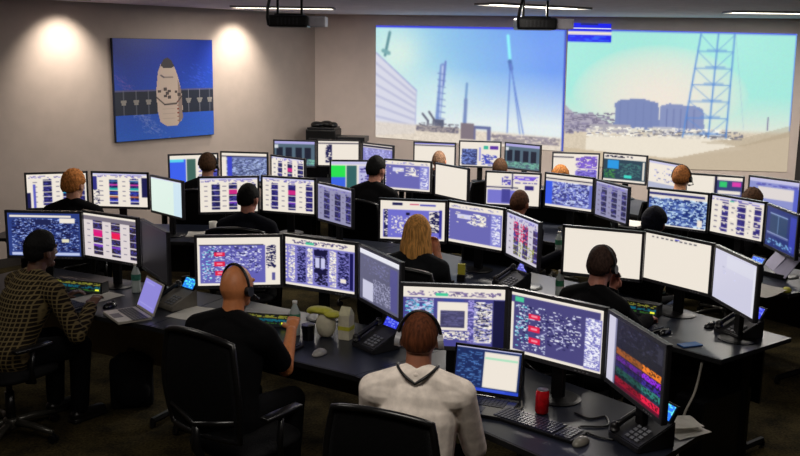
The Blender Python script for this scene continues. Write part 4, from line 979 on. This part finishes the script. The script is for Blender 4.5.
laptop(.44, 4.5, -.38, 'open black laptop with a white window, right of the white-shirted man', 'lap_win', BLK2, 102, .36, .25)

def bottle(x, y, label, h=.2, r=.032, lab=(60, 130, 100)):
    t = thing('water_bottle', label, 'bottle', (x, y, DT), 0, 'plastic water bottles'); g = mat('clear_plastic', (190, 200, 198), rough=.15, trans=.25, noise=.03)
    bm = bmesh.new(); lathe(bm, [(0, 0), (r * .9, 0), (r, .01), (r, h * .3), (r * .93, h * .36), (r, h * .42), (r, h * .66), (r * .42, h * .88), (r * .4, h * .93), (0, h * .93)], 24); obj('body', bm, g, t, True)
    bm = bmesh.new(); lathe(bm, [(r * 1.02, h * .43), (r * 1.03, h * .64)], 24); obj('paper_label', bm, mat('label_%d_%d_%d' % lab, lab, noise=.2, scale=60), t, True)
    bm = bmesh.new(); lathe(bm, [(0, h * .925), (r * .46, h * .925), (r * .46, h), (0, h)], 16); obj('cap', bm, PAPER, t, True)
bottle(-.63, 5.52, 'clear water bottle with a green label below the panel monitor, beside the cartons', .215)
bottle(1.14, 6.5, 'clear bottle with green label left of the man before the blank cream monitors', .2, .03, (40, 110, 80))
bottle(-1.86, 6.47, 'clear bottle with a teal label behind the left desk mouse', .21, .032, (50, 110, 95))
bottle(1.37, 7.95, 'small clear bottle standing behind the blank cream monitor', .2)
bottle(1.46, 7.9, 'second clear bottle right beside the small clear bottle behind the cream monitor', .2)
o = obj('drinking_cup', cyl(.034, .042, .095), BLK2); o.location = (-.54, 5.43, DT); tag(o, 'dark blue-black cup between the water bottle and the yellow cartons', 'cup')
def carton(x, y, yaw, label, top, w_, h, m2):
    t = thing('food_carton', label, 'carton', (x, y, DT), yaw); obj('body', B(-w_ / 2, w_ / 2, -.035, .035, 0, h * .75, .004), mat('carton_cream', (206, 200, 176), noise=.06), t)
    bm = bmesh.new(); v = [bm.verts.new(p) for p in ((-w_ / 2, -.035, h * .755), (w_ / 2, -.035, h * .755), (w_ / 2, .035, h * .755), (-w_ / 2, .035, h * .755), (-w_ / 2 + .006, 0, h), (w_ / 2 - .006, 0, h))]
    for f in ((0, 1, 5, 4), (2, 3, 4, 5), (0, 4, 3), (1, 2, 5), (3, 2, 1, 0)): bm.faces.new([v[i] for i in f])
    obj('folded_top', bm, m2, t); obj('band', B(-w_ / 2 - .001, w_ / 2 + .001, -.0365, .0365, h * .3, h * .42), top, t)
YEL = mat('yellow_green', (190, 186, 60), noise=.1)
carton(-.315, 5.46, -.4, 'cream gable-top carton with a yellow band, right of the paper bag', YEL, .075, .2, mat('carton_top', (200, 196, 160), noise=.1))
t = thing('paper_bag', 'cream paper bag topped by a yellow-green cloth beside the water bottle', 'bag', (-.44, 5.5, DT), -.4)
bm = bmesh.new(); ell(bm, (0, 0, .075), (.06, .045, .078), None, lambda u, p: V((math.copysign(abs(u.x) ** .7, u.x) * .06, math.copysign(abs(u.y) ** .7, u.y) * .045, p.z))); obj('body', bm, mat('carton_cream', (206, 200, 176), noise=.06), t, True)
bm = bmesh.new(); ell(bm, (-.035, 0, .162), (.085, .05, .022)); ell(bm, (.05, -.01, .148), (.055, .05, .022)); ell(bm, (-.1, .0, .15), (.03, .03, .02)); remeshed('yellow_cloth', bm, .006, YEL, 3, t)

t = thing('drink_can', 'red drinks can on the nearest desk', 'can', (.70, 4.32, DT)); 
bm = bmesh.new(); lathe(bm, [(0, .004), (.024, 0), (.033, .01), (.033, .108), (.027, .12)], 28); obj('body', bm, mat('can_red', (205, 22, 32), rough=.25, metal=.3, noise=.25, scale=35), t, True)
bm = bmesh.new(); lathe(bm, [(.027, .1195), (.0275, .123), (.024, .119), (0, .119)], 28); obj('lid', bm, CHROME, t, True)

def panel_box(x, y, yaw, label, seed):
    t = thing('intercom_panel', label, 'intercom panel', (x, y, DT), yaw, 'lit intercom key panels'); t.scale = (.8, .8, .7)
    bm = bmesh.new(); v = [bm.verts.new(p) for p in ((-.24, -.05, 0), (.24, -.05, 0), (.24, .06, 0), (-.24, .06, 0), (-.24, -.03, .12), (.24, -.03, .12), (.24, .06, .12), (-.24, .06, .12))]
    for f in ((3, 2, 1, 0), (4, 5, 6, 7), (0, 1, 5, 4), (1, 2, 6, 5), (2, 3, 7, 6), (3, 0, 4, 7)): bm.faces.new([v[i] for i in f])
    obj('case', bm, BLACK, t)
    c_ = Cv(48, 12, (14, 16, 18), seed)
    c_.speck(.02, .08, .98, .3, .5, (110, 110, 40), 3); c_.speck(.02, .4, .98, .6, .5, (14, 80, 95), 4); c_.speck(.02, .7, .98, .9, .4, (40, 80, 30), 3); c_.rect(.88, .6, .95, .75, (240, 240, 60))
    obj('lit_keys', c_.mesh('lit_keys', 0, 0, DISP, quad=[V((-.23, -.034, .11)), V((.23, -.034, .11)), V((.23, -.050, .01)), V((-.23, -.050, .01))]), None, t)
panel_box(-2.25, 6.47, -.3, 'intercom panel with green and yellow lit keys under the blue console monitor', 1); panel_box(-.86, 5.72, -.2, 'intercom panel with teal and yellow lit keys in front of the bald man', 2); panel_box(1.57, 6.14, -.6, 'intercom panel with teal and yellow lit keys below the blank cream monitors', 3)

# small clutter
def paper(x, y, yaw, label, w_=.21, h=.297, z=DT, group=None, bend=.0):
    bm = bmesh.new(); n = 8; g = []
    for i in range(n + 1): g.append([bm.verts.new(((j / 4 - .5) * w_, (i / n - .5) * h, .001 + bend * (i / n) ** 2 + .002 * sin(j * 2 + i))) for j in range(5)])
    for i in range(n):
        for j in range(4): bm.faces.new((g[i][j], g[i][j + 1], g[i + 1][j + 1], g[i + 1][j]))
    bmesh.ops.solidify(bm, geom=bm.faces, thickness=.001)
    o = obj('paper_sheet', bm, PAPER); o.location = (x, y, z + .004); o.rotation_euler.z = yaw; tag(o, label, 'paper', group); return o
paper(-2.08, 6.3, -.6, 'white paper sheet lying left of the bottle on the left desk'); paper(-1.35, 5.95, -.4, 'white paper sheet lying right of the silver phone')
paper(1.33, 4.13, .5, 'white sheets lying at the end of the nearest desk', .2, .16, bend=.02); paper(1.31, 4.16, .2, 'second white sheet on top of the sheets at the nearest desk end', .2, .14, DT + .025)
paper(2.68, 6.72, -.9, 'white sheet lying in front of the blue-lit phone of the third row', bend=.02)
t = thing('open_notebook', 'open lilac-white notebook propped under the rightmost third row monitor', 'notebook', (2.93, 7.2, DT), -1.0)
M = Matrix.Rotation(math.radians(-32), 4, 'X') @ Matrix.Rotation(.35, 4, 'Y')
for s_ in (-1, 1):
    bm = bmesh.new(); box(bm, min(0, s_ * .12), max(0, s_ * .12), -.004, .004, .0, .2, .001, M=Matrix.Translation((0, 0, .05)) @ Matrix.Rotation(s_ * .12, 4, 'Z') @ M); obj('page_block', bm, mat('lilac_paper', (196, 192, 222), noise=.04), t)
bm = bmesh.new(); box(bm, -.1, .1, -.01, .05, 0, .04, .004); obj('prop_stand', bm, BLACK, t)
def mug(x, y, label, m):
    t = thing('coffee_mug', label, 'mug', (x, y, DT), .6)
    bm = bmesh.new(); lathe(bm, [(0, 0), (.034, 0), (.038, .01), (.038, .095), (.033, .095), (.032, .012), (0, .012)], 24); obj('body', bm, m, t, True)
    bm = bmesh.new(); tube(bm, [(.036, 0, .075), (.06, 0, .07), (.062, 0, .04), (.036, 0, .025)], .006, 8); obj('handle', bm, m, t, True)
mug(-.08, 7.40, 'white mug on the desk left of the blonde woman', PAPER)
mug(-1.76, 8.72, 'white mug left of the second row dark-haired man', PAPER)
for k in range(3): paper(-1.86 + .07 * k, 8.5 - .04 * k, .4 * k, ('lowest', 'middle', 'topmost')[k] + ' loose white sheet of the pile near the pale mint monitor', .2, .15, DT + k * .012, 'loose sheets by the pale mint monitor', .02)
t = thing('document_tray', 'black two-tier document tray with papers behind the head in dark blue', 'tray', (2.18, 8.75, DT), -.7)
for z_ in (0, .11): obj('tier', B(-.14, .14, -.17, .17, z_, z_ + .012, .003), BLACK, t)
bm = bmesh.new(); [box(bm, a - .006, a + .006, b - .006, b + .006, 0, .14) for a in (-.13, .13) for b in (-.16, .16)]; obj('posts', bm, BLACK, t)
bm = bmesh.new(); box(bm, -.11, .11, -.15, .15, .0125, .03, .002); box(bm, -.1, .12, -.14, .15, .1225, .135, .002); obj('paper_stack', bm, PAPER, t)
t = thing('desk_speaker', 'small black speaker with an amber lit bar, right of the black laptop', 'speaker', (.60, 4.66, DT), -.5)
obj('cabinet', B(-.045, .045, -.05, .05, 0, .17, .008), BLACK, t)
c_ = Cv(8, 2, (250, 170, 50), 1); c_.rect(0, 0, 1, .5, (210, 40, 20)); obj('lit_bar', c_.mesh('lit_bar', .06, .014, DISP, (0, -.0515, .12)), None, t)
t = thing('adhesive_note_pad', 'yellow note block in a holder under the violet terminal monitor', 'note pad', (.47, 6.95, DT), -.3)
obj('holder', B(-.03, .03, -.025, .025, 0, .05, .004), BLACK, t); obj('notes', B(-.028, .028, -.012, .012, .04, .13, .002), YEL, t)
o = obj('smartphone', B(-.035, .035, -.07, .07, 0, .009, .003), mat('phone_blue', (50, 90, 150), rough=.2, noise=.1)); o.location = (1.75, 5.43, DT); o.rotation_euler.z = -1.2; tag(o, 'blue-lit smartphone lying on the right desk edge', 'phone')
bm = bmesh.new(); lathe(bm, [(0, 0), (.03, 0), (.034, .02), (.02, .035), (0, .035)], 18); o = obj('tape_roll', bm, YEL, None, True); o.location = (2.86, 6.75, DT); tag(o, 'small yellow round tin on the third row desk end', 'tin')
# orange jacket on the left of the man before the blank cream monitors
bm = bmesh.new(); ell(bm, (0, 0, .02), (.07, .05, .022)); ell(bm, (.06, -.03, .018), (.06, .04, .02)); ell(bm, (-.04, .03, .03), (.04, .04, .03)); o = remeshed('folded_cloth', bm, .007, mat('orange_red_cloth', (225, 72, 40), rough=.9, noise=.2, bump=.3), 3)
o.location = (1.235, 6.42, DT + .002); o.rotation_euler.z = -.6; tag(o, 'crumpled orange-red cloth on the desk beside the green-labelled bottle', 'cloth')
# coiled cables
def cable(pts, r, label, m=BLACK):
    bm = bmesh.new(); P = [V(p) for p in pts]; out = []
    for i in range(len(P) - 1):
        p0, p1, p2, p3 = P[max(i - 1, 0)], P[i], P[i + 1], P[min(i + 2, len(P) - 1)]
        for k in range(6):
            u = k / 6; out.append(.5 * ((2 * p1) + (-p0 + p2) * u + (2 * p0 - 5 * p1 + 4 * p2 - p3) * u * u + (-p0 + 3 * p1 - 3 * p2 + p3) * u ** 3))
    tube(bm, out + [P[-1]], r, 6); o = obj('cable', bm, m, None, True); tag(o, label, 'cable'); return o
cable([(.86, 4.32, DT + .006), (.92, 4.25, DT + .006), (1.0, 4.28, DT + .006), (.98, 4.16, DT + .006), (.85, 4.15, DT + .006), (.9, 4.05, DT + .006), (.98, 4.0, DT + .006)], .005, 'black cable curling on the nearest desk below the violet diagram monitor')
cable([(.50, 4.55, DT + .006), (.56, 4.46, DT + .006), (.52, 4.38, DT + .006), (.6, 4.36, DT + .006), (.62, 4.46, DT + .006)], .005, 'grey cable loop right of the black laptop', mat('cable_grey', (120, 118, 110), noise=.05))
cable([(1.80, 5.33, .68), (1.76, 5.3, .5), (1.70, 5.28, .36), (1.67, 5.26, .2), (1.66, 5.2, .01)], .008, 'pale cable hanging from the right desk', mat('cable_pale', (170, 165, 155), noise=.05))

# computers under the desks
def tower(x, y, yaw, label):
    t = thing('computer_tower', label, 'computer', (x, y, 0), yaw, 'computer towers under the desks')
    obj('case', B(-.1, .1, -.24, .24, .01, .45, .006), BLACK, t); obj('front_panel', B(-.095, .095, -.252, -.241, .02, .44, .004), BLK2, t)
    bm = bmesh.new(); lathe(bm, [(0, 0), (.009, 0), (.009, .004), (0, .004)], 12); bmesh.ops.rotate(bm, verts=bm.verts, cent=(0, 0, 0), matrix=Matrix.Rotation(PI / 2, 3, 'X')); o = obj('power_button', bm, CHROME, t); o.location = (0, -.253, .38)
tower(1.93, 5.46, -.92, 'black computer tower under the right end desk, nearer the desk end'); tower(1.72, 5.72, -.92, 'black computer tower under the right end desk, further left')
tower(-1.25, 5.95, -.5, 'black computer tower under the desk between the plaid shirt and the bald man'); tower(.1, 5.0, -.6, 'black computer tower under the desk behind the white-shirted man')

# backpack on the floor
t = thing('backpack', 'black backpack on the floor between the plaid-shirted man and the bald man', 'backpack', (-1.84, 6.2, 0), .3); t.scale = (.85, .85, .85)
bm = bmesh.new(); box(bm, -.17, .17, -.1, .11, .0, .4, .05); ell(bm, (0, 0, .36), (.16, .1, .1)); ell(bm, (0, -.1, .15), (.14, .07, .12))
remeshed('body', bm, .01, cloth('nylon', (12, 12, 13)), 3, t)
bm = bmesh.new()
for s_ in (-1, 1): tube(bm, [(s_ * .08, .09, .42), (s_ * .1, .17, .33), (s_ * .11, .17, .18), (s_ * .1, .11, .08)], .012, 8)
tube(bm, [(-.03, 0, .445), (-.02, 0, .48), (.02, 0, .48), (.03, 0, .445)], .009, 8); obj('strap', bm, BLACK, t, True)

# ------------------------------------------------------------------ camera
cam = bpy.data.cameras.new('Camera'); co = bpy.data.objects.new('Camera', cam); COL.objects.link(co); SC.camera = co
cam.sensor_width = 36; cam.lens = 942.74 / 800 * 36; cam.clip_start = .05
p, r = .18947, .01504
F = V((0, cos(p), -sin(p))); U = V((0, sin(p), cos(p))); X = V((1, 0, 0))
X2 = X * cos(r) + U * sin(r); U2 = -X * sin(r) + U * cos(r)
M = Matrix((X2, U2, -F)).transposed().to_4x4(); M.translation = (0, 0, 2.472); co.matrix_world = M
SC.view_settings.view_transform = 'Standard'; SC.view_settings.look = 'None'; SC.view_settings.gamma = 1; SC.view_settings.exposure = 0
SC.view_settings.use_curve_mapping = False
